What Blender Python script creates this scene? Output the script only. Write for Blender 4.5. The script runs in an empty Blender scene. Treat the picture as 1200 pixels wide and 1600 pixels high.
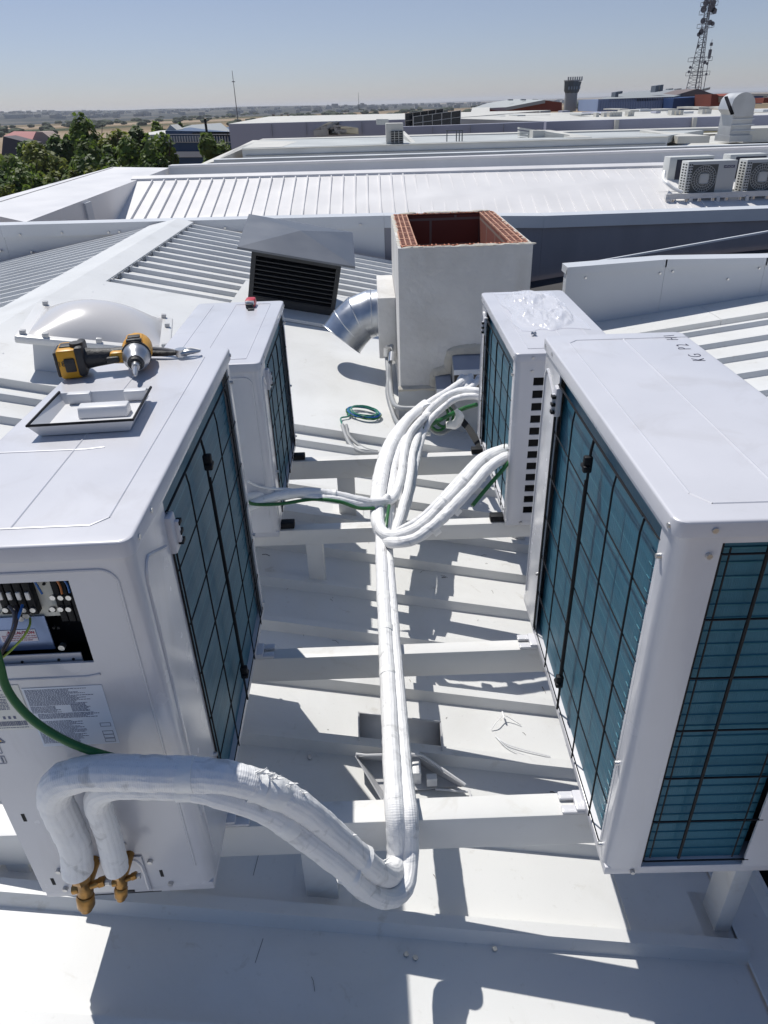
import bpy, bmesh, math, random
from mathutils import Vector, Matrix, noise
random.seed(7)
S = bpy.context.scene
COL = S.collection
R = math.radians

# ------------------------------------------------------------------ camera
F_PX, PITCH, ROLL, YAW, CAMZ = 1094.376, 0.5274243, 0.0342944, -0.0032990, 1.2918777
def cam_ray(px, py):
    u, v = px - 600, py - 800
    cr, sr = math.cos(ROLL), math.sin(ROLL)
    u2, v2 = u * cr - v * sr, v * cr + u * sr
    y = F_PX * math.cos(PITCH) - v2 * math.sin(PITCH)
    z = -F_PX * math.sin(PITCH) - v2 * math.cos(PITCH)
    cy, sy = math.cos(YAW), math.sin(YAW)
    return Vector((u2 * cy - y * sy, u2 * sy + y * cy, z))
CAMP = Vector((0, 0, CAMZ))
def PY(px, py, Y):
    r = cam_ray(px, py); return CAMP + r * (Y / r.y)
def PZ(px, py, Z):
    r = cam_ray(px, py); return CAMP + r * ((Z - CAMZ) / r.z)
Z0, SL = -.32, .21
def PR(px, py, h=0):                       # point of the right roof slope, h above it
    r = cam_ray(px, py); return CAMP + r * ((Z0 + h - CAMZ) / (r.z + SL * r.x))
def PP(px, py, a, b=None):                 # (Y) or ('z', Z)
    return PY(px, py, a)
cam = bpy.data.cameras.new('camera'); co = bpy.data.objects.new('camera', cam); COL.objects.link(co)
fwd = cam_ray(600, 800).normalized(); rt = (cam_ray(700, 800) - cam_ray(600, 800)).normalized(); up = rt.cross(fwd)
M = Matrix((rt, up, -fwd)).transposed().to_4x4(); M.translation = CAMP
co.matrix_world = M
cam.sensor_fit = 'VERTICAL'; cam.sensor_height = 36; cam.lens = F_PX / 1600 * 36
cam.clip_start = .05; cam.clip_end = 30000
S.camera = co

# ------------------------------------------------------------------ sky, sun, exposure
SUNV = Vector((-.33, .47, 1)).normalized()
w = bpy.data.worlds.new('World'); S.world = w; w.use_nodes = True
nt = w.node_tree; bg = nt.nodes['Background']
sk = nt.nodes.new('ShaderNodeTexSky'); sk.sky_type = 'NISHITA'; sk.sun_disc = False
sk.sun_elevation = math.asin(SUNV.z); sk.sun_rotation = math.atan2(SUNV.x, SUNV.y) % (2 * math.pi)
sk.altitude = 600; sk.air_density = 1.0; sk.dust_density = .35; sk.ozone_density = 3.0
gtc = nt.nodes.new('ShaderNodeTexCoord'); gsx = nt.nodes.new('ShaderNodeSeparateXYZ'); nt.links.new(gtc.outputs['Generated'], gsx.inputs[0])
grp = nt.nodes.new('ShaderNodeValToRGB'); ge = grp.color_ramp.elements      # sky tint by elevation, strongest near the horizon
ge[0].position = 0; ge[0].color = (.74, .75, .95, 1); ge[1].position = .35; ge[1].color = (1, .98, 1, 1)
q_ = ge.new(.03); q_.color = (.75, .745, .93, 1); q_ = ge.new(.10); q_.color = (.91, .80, .87, 1)
nt.links.new(gsx.outputs[2], grp.inputs[0])
gmx = nt.nodes.new('ShaderNodeMix'); gmx.data_type = 'RGBA'; gmx.blend_type = 'MULTIPLY'; gmx.inputs[0].default_value = 1
nt.links.new(sk.outputs[0], gmx.inputs[6]); nt.links.new(grp.outputs[0], gmx.inputs[7]); nt.links.new(gmx.outputs[2], bg.inputs[0]); bg.inputs[1].default_value = .080
sl = bpy.data.lights.new('sun', 'SUN'); sl.energy = 4.0; sl.angle = R(.5); sl.color = (1, .965, .9)
so = bpy.data.objects.new('sun', sl); COL.objects.link(so)
so.rotation_euler = (-SUNV).to_track_quat('-Z', 'Y').to_euler(); so.location = (-4, 5, 12)
S.view_settings.view_transform = 'Standard'; S.view_settings.look = 'None'
S.view_settings.exposure = .18; S.view_settings.gamma = 1
S.render.engine = 'CYCLES'
S.render.resolution_x = 768; S.render.resolution_y = 1024

# ------------------------------------------------------------------ materials
MATS = {}
def mat(name, col, rough=.5, metal=0, bump=0, bscale=20, var=0, vscale=3, spec=None, coat=0, stretch=None):
    if name in MATS: return MATS[name]
    m = bpy.data.materials.new(name); m.use_nodes = True
    n = m.node_tree.nodes; l = m.node_tree.links; p = n['Principled BSDF']
    p.inputs['Base Color'].default_value = (*col, 1); p.inputs['Roughness'].default_value = rough
    p.inputs['Metallic'].default_value = metal
    if spec is not None: p.inputs['Specular IOR Level'].default_value = spec
    if coat: p.inputs['Coat Weight'].default_value = coat; p.inputs['Coat Roughness'].default_value = .15
    tc = n.new('ShaderNodeTexCoord'); src = tc.outputs['Object']
    if stretch:
        mp = n.new('ShaderNodeMapping'); mp.inputs['Scale'].default_value = stretch
        l.new(src, mp.inputs[0]); src = mp.outputs[0]
    if var:
        t = n.new('ShaderNodeTexNoise'); t.inputs['Scale'].default_value = vscale; t.inputs['Detail'].default_value = 6
        l.new(src, t.inputs['Vector'])
        r = n.new('ShaderNodeValToRGB'); r.color_ramp.elements[0].position = .3; r.color_ramp.elements[1].position = .7
        r.color_ramp.elements[0].color = (*[c * (1 - var) for c in col], 1)
        r.color_ramp.elements[1].color = (*[min(1, c * (1 + var)) for c in col], 1)
        l.new(t.outputs[0], r.inputs[0]); l.new(r.outputs[0], p.inputs['Base Color'])
        mr = n.new('ShaderNodeMapRange'); mr.inputs[3].default_value = max(.03, rough - .1); mr.inputs[4].default_value = min(1, rough + .1)
        l.new(t.outputs[0], mr.inputs[0]); l.new(mr.outputs[0], p.inputs['Roughness'])
    if bump:
        t = n.new('ShaderNodeTexNoise'); t.inputs['Scale'].default_value = bscale; t.inputs['Detail'].default_value = 4
        l.new(src, t.inputs['Vector'])
        b = n.new('ShaderNodeBump'); b.inputs['Strength'].default_value = bump; b.inputs['Distance'].default_value = .01
        l.new(t.outputs[0], b.inputs['Height']); l.new(b.outputs[0], p.inputs['Normal'])
    MATS[name] = m; return m

PAINT = mat('unit_paint', (.57, .57, .605), .34, var=.03, vscale=6, bump=.03, bscale=5, coat=.25)
PAINT2 = mat('unit_paint_trim', (.60, .60, .63), .25, var=.03, vscale=9, bump=.06, bscale=4, coat=.4)
STEEL = mat('beam_paint', (.68, .675, .66), .38, var=.04, vscale=5, bump=.03, bscale=9)
BLACK = mat('black_plastic', (.008, .009, .012), .6, spec=.25)
DARK = mat('dark_void', (.01, .01, .012), .8)
GREYP = mat('grey_plastic', (.50, .50, .51), .32, var=.04, vscale=8)
SCREW = mat('zinc_screw', (.55, .55, .55), .3, metal=.9)
BRASS = mat('brass', (.36, .20, .065), .38, metal=.85, var=.35, vscale=45, bump=.15, bscale=70)
COPPER = mat('copper', (.72, .34, .2), .3, metal=.95)
GREEN = mat('green_cable_sheath', (.015, .12, .028), .4, var=.1)
YG = mat('yellow_green_wire', (.30, .42, .05), .4)
BLUEW = mat('blue_wire', (.02, .12, .38), .4)
BROWN = mat('dark_wire', (.03, .02, .025), .4)
CONDUIT = mat('grey_conduit', (.30, .31, .32), .5, bump=.1, bscale=120)
TAPE = mat('white_tape', (.80, .80, .79), .35, bump=.3, bscale=45)
PAPER = mat('label_paper', (.60, .65, .74), .5)
INK = mat('print_ink', (.10, .12, .20), .6)
REDINK = mat('red_print', (.42, .05, .10), .6)
MARKER = mat('black_marker', (.03, .03, .07), .5)

def roof_mat(name, col, seam=True):
    m = mat(name, col, .42, var=.05, vscale=1.3, bump=.12, bscale=2.2)
    n = m.node_tree.nodes; l = m.node_tree.links; p = n['Principled BSDF']
    # faint grime flecks and dust streaks
    tc = n.new('ShaderNodeTexCoord'); t = n.new('ShaderNodeTexNoise'); t.inputs['Scale'].default_value = 60; t.inputs['Detail'].default_value = 8
    l.new(tc.outputs['Object'], t.inputs['Vector'])
    r = n.new('ShaderNodeValToRGB'); r.color_ramp.elements[0].position = .24; r.color_ramp.elements[1].position = .36
    r.color_ramp.elements[0].color = (.62, .60, .56, 1); r.color_ramp.elements[1].color = (1, 1, 1, 1)
    l.new(t.outputs[0], r.inputs[0])
    mx = n.new('ShaderNodeMix'); mx.data_type = 'RGBA'; mx.blend_type = 'MULTIPLY'; mx.inputs[0].default_value = .22
    src = p.inputs['Base Color'].links[0].from_socket
    l.new(src, mx.inputs[6]); l.new(r.outputs[0], mx.inputs[7]); l.new(mx.outputs[2], p.inputs['Base Color'])
    return m
def grime(m, sc, lo, hi, col, amt, stretch=(1, 1, 1)):
    n = m.node_tree.nodes; l = m.node_tree.links; p = n['Principled BSDF']
    tc = n.new('ShaderNodeTexCoord'); mp = n.new('ShaderNodeMapping'); mp.inputs['Scale'].default_value = stretch; l.new(tc.outputs['Object'], mp.inputs[0])
    t = n.new('ShaderNodeTexNoise'); t.inputs['Scale'].default_value = sc; t.inputs['Detail'].default_value = 9; t.inputs['Roughness'].default_value = .65; t.inputs['Distortion'].default_value = .6; l.new(mp.outputs[0], t.inputs['Vector'])
    r = n.new('ShaderNodeValToRGB'); r.color_ramp.elements[0].position = lo; r.color_ramp.elements[1].position = hi
    r.color_ramp.elements[0].color = (*col, 1); r.color_ramp.elements[1].color = (1, 1, 1, 1); l.new(t.outputs[0], r.inputs[0])
    mx = n.new('ShaderNodeMix'); mx.data_type = 'RGBA'; mx.blend_type = 'MULTIPLY'; mx.inputs[0].default_value = amt
    src = p.inputs['Base Color'].links[0].from_socket
    l.new(src, mx.inputs[6]); l.new(r.outputs[0], mx.inputs[7]); l.new(mx.outputs[2], p.inputs['Base Color'])
grime(PAINT, 7, .30, .46, (.80, .78, .75), .45); grime(PAINT2, 7, .30, .46, (.82, .80, .78), .5, (1, 1, .25)); grime(STEEL, 9, .32, .46, (.78, .74, .68), .5)
ROOF = roof_mat('roof_sheet', (.66, .663, .655))
ROOFB = roof_mat('far_roof_sheet', (.70, .685, .68))
grime(ROOF, 2.6, .33, .50, (.88, .87, .85), .5); grime(ROOF, 14, .30, .38, (.70, .66, .60), .45)
WALLM = mat('white_cladding', (.55, .57, .60), .45, var=.05, vscale=1.2, bump=.05, bscale=3)
OLDM = mat('weathered_cladding', (.58, .60, .62), .6, var=.09, vscale=1.1, stretch=(1, 1, 3))
OLDW = mat('weathered_white_capping', (.54, .53, .49), .6, var=.12, vscale=.9)
LILAC = mat('grey_lilac_wall', (.40, .41, .49), .6, var=.06, vscale=.4)
BITUM = mat('bitumen', (.035, .034, .036), .8, var=.3, vscale=1.5, bump=.3)
STUCCO = mat('cement_render', (.58, .57, .555), .85, var=.13, vscale=2.6, bump=.5, bscale=34)
grime(STUCCO, 3.2, .36, .56, (.84, .82, .79), .6, (1, 1, .5))
MORTAR = mat('mortar', (.50, .47, .41), .9, var=.15, vscale=9, bump=.9, bscale=30)
TERRA = mat('terracotta', (.36, .13, .07), .8, var=.25, vscale=25, bump=.3, bscale=60)
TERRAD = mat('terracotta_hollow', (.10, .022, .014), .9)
GALV = mat('galvanised_steel', (.52, .54, .57), .33, metal=1, var=.12, vscale=14, bump=.06, bscale=9)
ANTHR = mat('anthracite_metal', (.018, .02, .024), .4)
CAPM = mat('louvre_cap_metal', (.15, .16, .18), .42, metal=.35, var=.08, vscale=3)
DOME = mat('opal_acrylic', (.62, .60, .59), .22, coat=.25)

def coil_mat():
    m = bpy.data.materials.new('coil_fins_teal'); m.use_nodes = True
    n = m.node_tree.nodes; l = m.node_tree.links; p = n['Principled BSDF']
    tc = n.new('ShaderNodeTexCoord'); sx = n.new('ShaderNodeSeparateXYZ'); l.new(tc.outputs['Object'], sx.inputs[0])
    def math_(op, a, b=None):
        k = n.new('ShaderNodeMath'); k.operation = op
        if isinstance(a, (int, float)): k.inputs[0].default_value = a
        else: l.new(a, k.inputs[0])
        if b is not None:
            if isinstance(b, (int, float)): k.inputs[1].default_value = b
            else: l.new(b, k.inputs[1])
        return k.outputs[0]
    nz = n.new('ShaderNodeTexNoise'); nz.inputs['Scale'].default_value = 5; nz.inputs['Detail'].default_value = 5
    mp = n.new('ShaderNodeMapping'); mp.inputs['Scale'].default_value = (2, 2, 12); l.new(tc.outputs['Object'], mp.inputs[0]); l.new(mp.outputs[0], nz.inputs['Vector'])
    zj = math_('ADD', sx.outputs[2], math_('MULTIPLY', nz.outputs[0], .0035))
    fr = math_('FRACT', math_('DIVIDE', zj, .0508))
    d = math_('ABSOLUTE', math_('SUBTRACT', fr, .5))
    line = math_('LESS_THAN', d, .035)
    base = n.new('ShaderNodeValToRGB'); base.color_ramp.elements[0].color = (.018, .108, .17, 1); base.color_ramp.elements[1].color = (.032, .158, .24, 1)
    l.new(nz.outputs[0], base.inputs[0])
    mx = n.new('ShaderNodeMix'); mx.data_type = 'RGBA'; l.new(math_('MULTIPLY', line, .32), mx.inputs[0])
    l.new(base.outputs[0], mx.inputs[6]); mx.inputs[7].default_value = (.10, .34, .42, 1)
    l.new(mx.outputs[2], p.inputs['Base Color'])
    p.inputs['Roughness'].default_value = .45; p.inputs['Metallic'].default_value = .2
    wv = n.new('ShaderNodeTexNoise'); wv.inputs['Scale'].default_value = 1; wv.inputs['Detail'].default_value = 2
    m2 = n.new('ShaderNodeMapping'); m2.inputs['Scale'].default_value = (500, 500, 2.5); l.new(tc.outputs['Object'], m2.inputs[0]); l.new(m2.outputs[0], wv.inputs['Vector'])
    b = n.new('ShaderNodeBump'); b.inputs['Strength'].default_value = .35; b.inputs['Distance'].default_value = .002
    tube = math_('POWER', math_('ABSOLUTE', math_('SUBTRACT', math_('MULTIPLY', fr, 2), 1)), 3)
    l.new(math_('ADD', wv.outputs[0], math_('MULTIPLY', tube, .8)), b.inputs['Height']); l.new(b.outputs[0], p.inputs['Normal'])
    return m
COIL = coil_mat()

def wrap_mat():                 # white self-adhesive foam wrap: fine rings, wrinkles
    m = bpy.data.materials.new('pipe_wrap'); m.use_nodes = True
    n = m.node_tree.nodes; l = m.node_tree.links; p = n['Principled BSDF']
    p.inputs['Base Color'].default_value = (.80, .80, .805, 1); p.inputs['Roughness'].default_value = .5
    uv = n.new('ShaderNodeUVMap'); sep = n.new('ShaderNodeSeparateXYZ'); l.new(uv.outputs[0], sep.inputs[0])
    tc = n.new('ShaderNodeTexCoord')
    def wave(vec, sc, dist, axis='X'):
        wv = n.new('ShaderNodeTexWave'); wv.bands_direction = axis; wv.inputs['Scale'].default_value = sc
        wv.inputs['Distortion'].default_value = dist; wv.inputs['Detail'].default_value = 3; wv.inputs['Detail Scale'].default_value = 2
        l.new(vec, wv.inputs['Vector']); return wv.outputs[1]
    a = wave(uv.outputs[0], 95, 2.0, 'X')          # rings along the pipe (u = metres)
    b_ = wave(uv.outputs[0], 5, 3.5, 'Y')
    nz = n.new('ShaderNodeTexNoise'); nz.inputs['Scale'].default_value = 26; nz.inputs['Detail'].default_value = 6; nz.inputs['Distortion'].default_value = .8
    l.new(tc.outputs['Object'], nz.inputs['Vector'])
    bp = n.new('ShaderNodeBump'); bp.inputs['Strength'].default_value = .30; bp.inputs['Distance'].default_value = .0012; l.new(a, bp.inputs['Height'])
    b2 = n.new('ShaderNodeBump'); b2.inputs['Strength'].default_value = .55; b2.inputs['Distance'].default_value = .007; l.new(nz.outputs[0], b2.inputs['Height']); l.new(bp.outputs[0], b2.inputs['Normal'])
    b3 = n.new('ShaderNodeBump'); b3.inputs['Strength'].default_value = .25; b3.inputs['Distance'].default_value = .002; l.new(b_, b3.inputs['Height']); l.new(b2.outputs[0], b3.inputs['Normal'])
    l.new(b3.outputs[0], p.inputs['Normal'])
    # scuffs
    r = n.new('ShaderNodeValToRGB'); r.color_ramp.elements[0].position = .28; r.color_ramp.elements[1].position = .42
    r.color_ramp.elements[0].color = (.56, .56, .56, 1); r.color_ramp.elements[1].color = (.80, .80, .805, 1)
    l.new(nz.outputs[0], r.inputs[0]); l.new(r.outputs[0], p.inputs['Base Color'])
    return m
WRAP = wrap_mat()

# ------------------------------------------------------------------ mesh builder
def tag(o, label=None, cat=None, group=None, kind=None):
    if label: o['label'] = label
    if cat: o['category'] = cat
    if group: o['group'] = group
    if kind: o['kind'] = kind
    return o
WM = {}
def wmat(o): return WM.get(o.name, Matrix())
def empty(name, loc, label=None, cat=None, group=None, rot=None, kind=None):
    o = bpy.data.objects.new(name, None); COL.objects.link(o); o.empty_display_size = .1
    m = rot.to_4x4() if rot is not None else Matrix()
    m.translation = Vector(loc); o.matrix_world = m; WM[o.name] = m.copy()
    return tag(o, label, cat, group, kind)
class MB:
    def __init__(s, xf=None): s.bm = bmesh.new(); s.uv = None; s.xf = xf
    def T(s, p):
        p = Vector(p); return s.xf @ p if s.xf is not None else p
    def hexa(s, pts): s._hexa(pts); return s
    def _hexa(s, pts):            # 8 points: bottom 4 ccw, top 4
        v = [s.bm.verts.new(s.T(p)) for p in pts]
        for f in ((3, 2, 1, 0), (4, 5, 6, 7), (0, 1, 5, 4), (1, 2, 6, 5), (2, 3, 7, 6), (3, 0, 4, 7)):
            s.bm.faces.new([v[i] for i in f])
        return v
    def box(s, a, b, bev=0):
        x0, y0, z0 = a; x1, y1, z1 = b
        v = s._hexa([(x0, y0, z0), (x1, y0, z0), (x1, y1, z0), (x0, y1, z0), (x0, y0, z1), (x1, y0, z1), (x1, y1, z1), (x0, y1, z1)])
        if bev:
            e = list({e for q in v for e in q.link_edges})
            bmesh.ops.bevel(s.bm, geom=e, offset=bev, segments=2, affect='EDGES', profile=.5)
        return s
    def prism(s, poly, z0, z1):  # poly xy, extrude z
        a = [s.bm.verts.new(s.T((x, y, z0))) for x, y in poly]; b = [s.bm.verts.new(s.T((x, y, z1))) for x, y in poly]
        k = len(poly)
        s.bm.faces.new(a[::-1]); s.bm.faces.new(b)
        for i in range(k): s.bm.faces.new((a[i], a[(i + 1) % k], b[(i + 1) % k], b[i]))
        return s
    def loft(s, rows, close=False, caps=False):
        rv = [[s.bm.verts.new(s.T(p)) for p in r] for r in rows]
        k = len(rows[0])
        for i in range(len(rows) - 1):
            for j in range(k if close else k - 1):
                j2 = (j + 1) % k
                s.bm.faces.new((rv[i][j], rv[i][j2], rv[i + 1][j2], rv[i + 1][j]))
        if caps: s.bm.faces.new(rv[0][::-1]); s.bm.faces.new(rv[-1])
        return s
    def quad(s, *pts):
        s.bm.faces.new([s.bm.verts.new(s.T(p)) for p in pts]); return s
    def tube(s, pts, r, seg=12, smooth=0, caps=True, wob=0, seed=0, rip=0):
        pts = [Vector(p) for p in pts]
        rr = r if isinstance(r, (list, tuple)) else None
        if smooth:
            out = []; ro = []
            P_ = [pts[0] * 2 - pts[1]] + pts + [pts[-1] * 2 - pts[-2]]
            for i in range(1, len(P_) - 2):
                p0, p1, p2, p3 = P_[i - 1:i + 3]
                for k in range(smooth):
                    t = k / smooth
                    out.append(.5 * ((2 * p1) + (p2 - p0) * t + (2 * p0 - 5 * p1 + 4 * p2 - p3) * t * t + (3 * p1 - p0 - 3 * p2 + p3) * t ** 3))
                    if rr: ro.append(rr[i - 1] * (1 - t) + rr[i] * t)
            out.append(pts[-1]); pts = out
            if rr: ro.append(rr[-1]); rr = ro
        uvl = s.bm.loops.layers.uv.verify()
        rings = []; n0 = None; L = 0; Ls = []
        for i, p in enumerate(pts):
            d = (pts[min(i + 1, len(pts) - 1)] - pts[max(i - 1, 0)])
            if d.length < 1e-9: d = Vector((0, 0, 1))
            d.normalize()
            if n0 is None:
                n0 = d.orthogonal().normalized()
            else:
                n0 = (n0 - d * n0.dot(d))
                n0 = n0.normalized() if n0.length > 1e-6 else d.orthogonal().normalized()
            b = d.cross(n0)
            if i: L += (p - pts[i - 1]).length
            Ls.append(L)
            q = rr[i] if rr else r
            ring = []
            for k in range(seg):
                a = 2 * math.pi * k / seg; dirv = n0 * math.cos(a) + b * math.sin(a)
                qq = q
                if wob: qq = q * (1 + wob * (noise.noise((p + dirv * .03) * 22 + Vector((seed, 0, 0))) + .6 * noise.noise((p + dirv * .03) * 60)))
                if rip: qq += q * rip * (noise.noise(Vector((L * 75, math.cos(a) * 1.3, math.sin(a) * 1.3 + seed))) + .5 * abs(noise.noise(Vector((L * 190, math.cos(a) * 2.2, math.sin(a) * 2.2 + seed)))))
                ring.append(s.bm.verts.new(s.T(p + dirv * qq)))
            rings.append(ring)
        for i in range(len(rings) - 1):
            for k in range(seg):
                k2 = (k + 1) % seg
                f = s.bm.faces.new((rings[i][k], rings[i][k2], rings[i + 1][k2], rings[i + 1][k]))
                for lp, uv in zip(f.loops, ((Ls[i], k / seg), (Ls[i], (k + 1) / seg), (Ls[i + 1], (k + 1) / seg), (Ls[i + 1], k / seg))):
                    lp[uvl].uv = uv
        if caps:
            s.bm.faces.new(rings[0][::-1]); s.bm.faces.new(rings[-1])
        return s
    def cyl(s, a, b, r, seg=16, r2=None):
        return s.tube([a, b], [r, r2 if r2 is not None else r], seg)
    def ring(s, c, ax, R_, r, seg=32, sec=6):
        ax = Vector(ax).normalized(); u = ax.orthogonal().normalized(); v = ax.cross(u); c = Vector(c)
        rows = []
        for i in range(seg + 1):
            a = 2 * math.pi * i / seg; d = u * math.cos(a) + v * math.sin(a)
            rows.append([c + d * (R_ + r * math.cos(2 * math.pi * k / sec)) + ax * (r * math.sin(2 * math.pi * k / sec)) for k in range(sec)])
        return s.loft(rows, close=True)
    def build(s, name, m, parent=None, smooth=True, ang=35, bev=0, ground=False):
        bm = s.bm
        if bev: bmesh.ops.bevel(bm, geom=bm.edges[:], offset=bev, segments=2, affect='EDGES', profile=.5)
        bmesh.ops.recalc_face_normals(bm, faces=bm.faces[:])
        if parent is not None: W = wmat(parent).copy()
        else:
            xs = [v.co for v in bm.verts]
            lo = Vector((min(c.x for c in xs), min(c.y for c in xs), min(c.z for c in xs))); hi = Vector((max(c.x for c in xs), max(c.y for c in xs), max(c.z for c in xs)))
            W = Matrix.Translation(((lo.x + hi.x) / 2, (lo.y + hi.y) / 2, lo.z))
        bm.transform(W.inverted())
        me = bpy.data.meshes.new(name); bm.to_mesh(me); bm.free()
        me.materials.append(m)
        if smooth: me.shade_smooth(); me.set_sharp_from_angle(angle=R(ang))
        o = bpy.data.objects.new(name, me); COL.objects.link(o)
        if parent is not None: o.parent = parent
        else: o.matrix_world = W
        WM[o.name] = W
        return o
def text_bm(txt, size, xf, mb, depth=.0004, off=0):
    cu = bpy.data.curves.new('t', 'FONT'); cu.body = txt; cu.size = size; cu.extrude = depth; cu.resolution_u = 3; cu.offset = off
    ob = bpy.data.objects.new('t', cu); COL.objects.link(ob)
    dg = bpy.context.evaluated_depsgraph_get(); me = bpy.data.meshes.new_from_object(ob.evaluated_get(dg))
    me.transform(xf); mb.bm.from_mesh(me)
    bpy.data.objects.remove(ob); bpy.data.curves.remove(cu); bpy.data.meshes.remove(me)
def frame_m(o, x, y):
    x = Vector(x).normalized(); y = Vector(y).normalized(); z = x.cross(y)
    m = Matrix((x, y, z)).transposed().to_4x4(); m.translation = Vector(o); return m

# ================================================================== the roof we stand on
RX, RIDGE = .95, -2.27
ZR = Z0 - SL * RIDGE
SLL = .18
def rz(x): return Z0 - SL * x if x > RIDGE else ZR - SLL * (RIDGE - x)
PITCHR, FOOT = .245, .875
roof = empty('ribbed_roof', (-.6, 4, rz(-.6)), 'white ribbed metal roof with a wide ridge cap, carrying the four condensers', 'roof')
def ribbed(y0, y1, xa, xb, zf, name, mat_, foot=FOOT, pit=PITCHR, hgt=.036):
    ys = [(y0, 0)]
    k = math.ceil((y0 - foot) / pit)
    while foot + k * pit + .085 < y1:
        f = foot + k * pit
        if f > y0 + .005: ys += [(f, 0), (f + .010, hgt), (f + .040, hgt), (f + .052, 0)]
        k += 1
    ys.append((y1, 0))
    n = 14
    rows = []
    for i in range(n + 1):
        x = xa + (xb - xa) * i / n
        rows.append([(x, y, zf(x) + h) for y, h in ys])
    mb = MB(); mb.loft(rows); return mb
ribbed(-1.2, 3.5, RIDGE + .12, RX - .12, rz, 'r', ROOF).build('roof_sheet', ROOF, roof, smooth=False)
ribbed(5.62, 8.88, RIDGE + .12, RX, rz, 'r', ROOF).build('roof_sheet', ROOF, roof, smooth=False)
ribbed(-1.2, 8.88, -7.5, RIDGE - .05, rz, 'r', ROOF).build('roof_sheet', ROOF, roof, smooth=False)
# flat raised flashing between the ribbed stretches
mb = MB(); hs = .046
for xa, xb in ((RIDGE + .12, -.72), (-.718, .10), (.102, RX)):
    mb.hexa([(xa, 3.5, rz(xa) - .05), (xb, 3.5, rz(xb) - .05), (xb, 5.66, rz(xb) - .05), (xa, 5.66, rz(xa) - .05),
             (xa, 3.5, rz(xa) + hs), (xb, 3.5, rz(xb) + hs), (xb, 5.66, rz(xb) + hs), (xa, 5.66, rz(xa) + hs)])
mb.build('flashing_sheet', ROOF, roof, smooth=False)
# valley flashing plate
mb = MB()
mb.loft([[(x, y, z) for y in (-1.2, 3.5)] for x, z in ((RX - .125, rz(RX - .125) + .01), (RX - .12, rz(RX - .12) + .012), (RX - .02, rz(RX) + .014), (RX, rz(RX) + .03), (RX + .012, rz(RX) + .03), (RX + .014, rz(RX) - .06))])
mb.build('valley_flashing', ROOF, roof, smooth=False)
# low plates between ribs beside the right condenser
mb = MB()
for yy in (.93,):
    xa, xb = .56, .83
    mb.hexa([(xa, yy, rz(xa) - .01), (xb, yy, rz(xb) - .01), (xb, 1.118, rz(xb) - .01), (xa, 1.118, rz(xa) - .01),
             (xa, yy, rz(xa) + .004), (xb, yy, rz(xb) + .004), (xb, 1.118, rz(xb) + .004), (xa, 1.118, rz(xa) + .004)])
mb.build('patch_plate', ROOF, roof, smooth=False)
# ridge cap: folded sheet, several lengths, notched lower edge
for i, (ya, yb) in enumerate(((-1.2, 1.9), (1.88, 5.0), (4.98, 8.86))):
    e = .004 * (i % 2) + .002
    mb = MB()
    mb.loft([[(x, ya, z + e), (x, yb, z + e)] for x, z in ((-2.62, rz(-2.62) + .010), (-2.61, rz(-2.61) + .042), (RIDGE, ZR + .047), (RIDGE + .002, ZR + .047), (-2.09, rz(-2.09) + .040), (-2.085, rz(-2.085) + .012))])
    mb.build('ridge_cap', ROOF, roof, smooth=False)
# foam closers and screws where ribs meet the ridge cap
mb = MB(); k = 0
for i in range(22):
    y = FOOT + .025 + (i + 11) * PITCHR
    if y > 8.8: break
    mb.cyl((-2.07, y, rz(-2.07) + .034), (-2.07, y, rz(-2.07) + .046), .008, 8)
mb.build('ridge_screw', SCREW, roof)
mb = MB()
for i in range(22):
    y = 5.66 + i * .1475
    if y < 8.8: mb.box((-2.088, y, rz(-2.09) - .02), (-2.080, y + .10, rz(-2.09) + .036))
mb.build('closure_strip', mat('closure_grey', (.22, .23, .24), .7), roof, smooth=False)
# small screws / dirt on roof
mb = MB()
for px, py in ((235, 650), (295, 487), (443, 648), (612, 690)):
    p = PR(px if px > 400 else px + 200, py, .046)
    mb.cyl(p, p + Vector((0, 0, .008)), .007, 8)
for px, py in ((1128 / 2.609 + 340, 846 / 2.609 + 1160), (805 / 2.609 + 340, 882 / 2.609 + 1160), (768 / 2.609 + 340, 868 / 2.609 + 1160), (376 / 2.609 + 340, 67 / 2.609 + 1160), (484, 1183)):
    p = PR(px, py, .0); mb.cyl(p, p + Vector((.001, 0, .006)), .006, 6)
mb.build('screw_head', SCREW, roof)
rnd = random.Random(12); mb = MB()
for i in range(90):
    x, y = rnd.uniform(-.5, .85), rnd.uniform(.5, 3.4); a = rnd.uniform(0, 3.1); L_ = rnd.uniform(.004, .03)
    if math.fmod(y - FOOT + 10 * PITCHR, PITCHR) < .06: continue
    p = Vector((x, y, rz(x) + .001)); d = Vector((math.cos(a), math.sin(a), -SL * math.cos(a))) * L_
    mb.tube([p, p + d * .5 + Vector((0, L_ * .2, .001)), p + d], .0006 if i % 4 else .0012, 4)
tag(mb.build('metal_shavings', mat('shaving', (.10, .09, .08), .5), None), 'tiny dark metal shavings scattered over the ribbed roof between the condensers', 'shavings', kind='stuff')
# seam lines between sheets
mb = MB()
for x, ya, yb in ((-.33, .99, 1.09), (-.30, .80, .85)):
    mb.tube([(x, ya, rz(x) + .0005), (x + .01, yb, rz(x + .01) + .0005)], .0006, 5)
mb.build('sheet_seam', mat('seam_dark', (.12, .12, .13), .7), roof)

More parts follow.
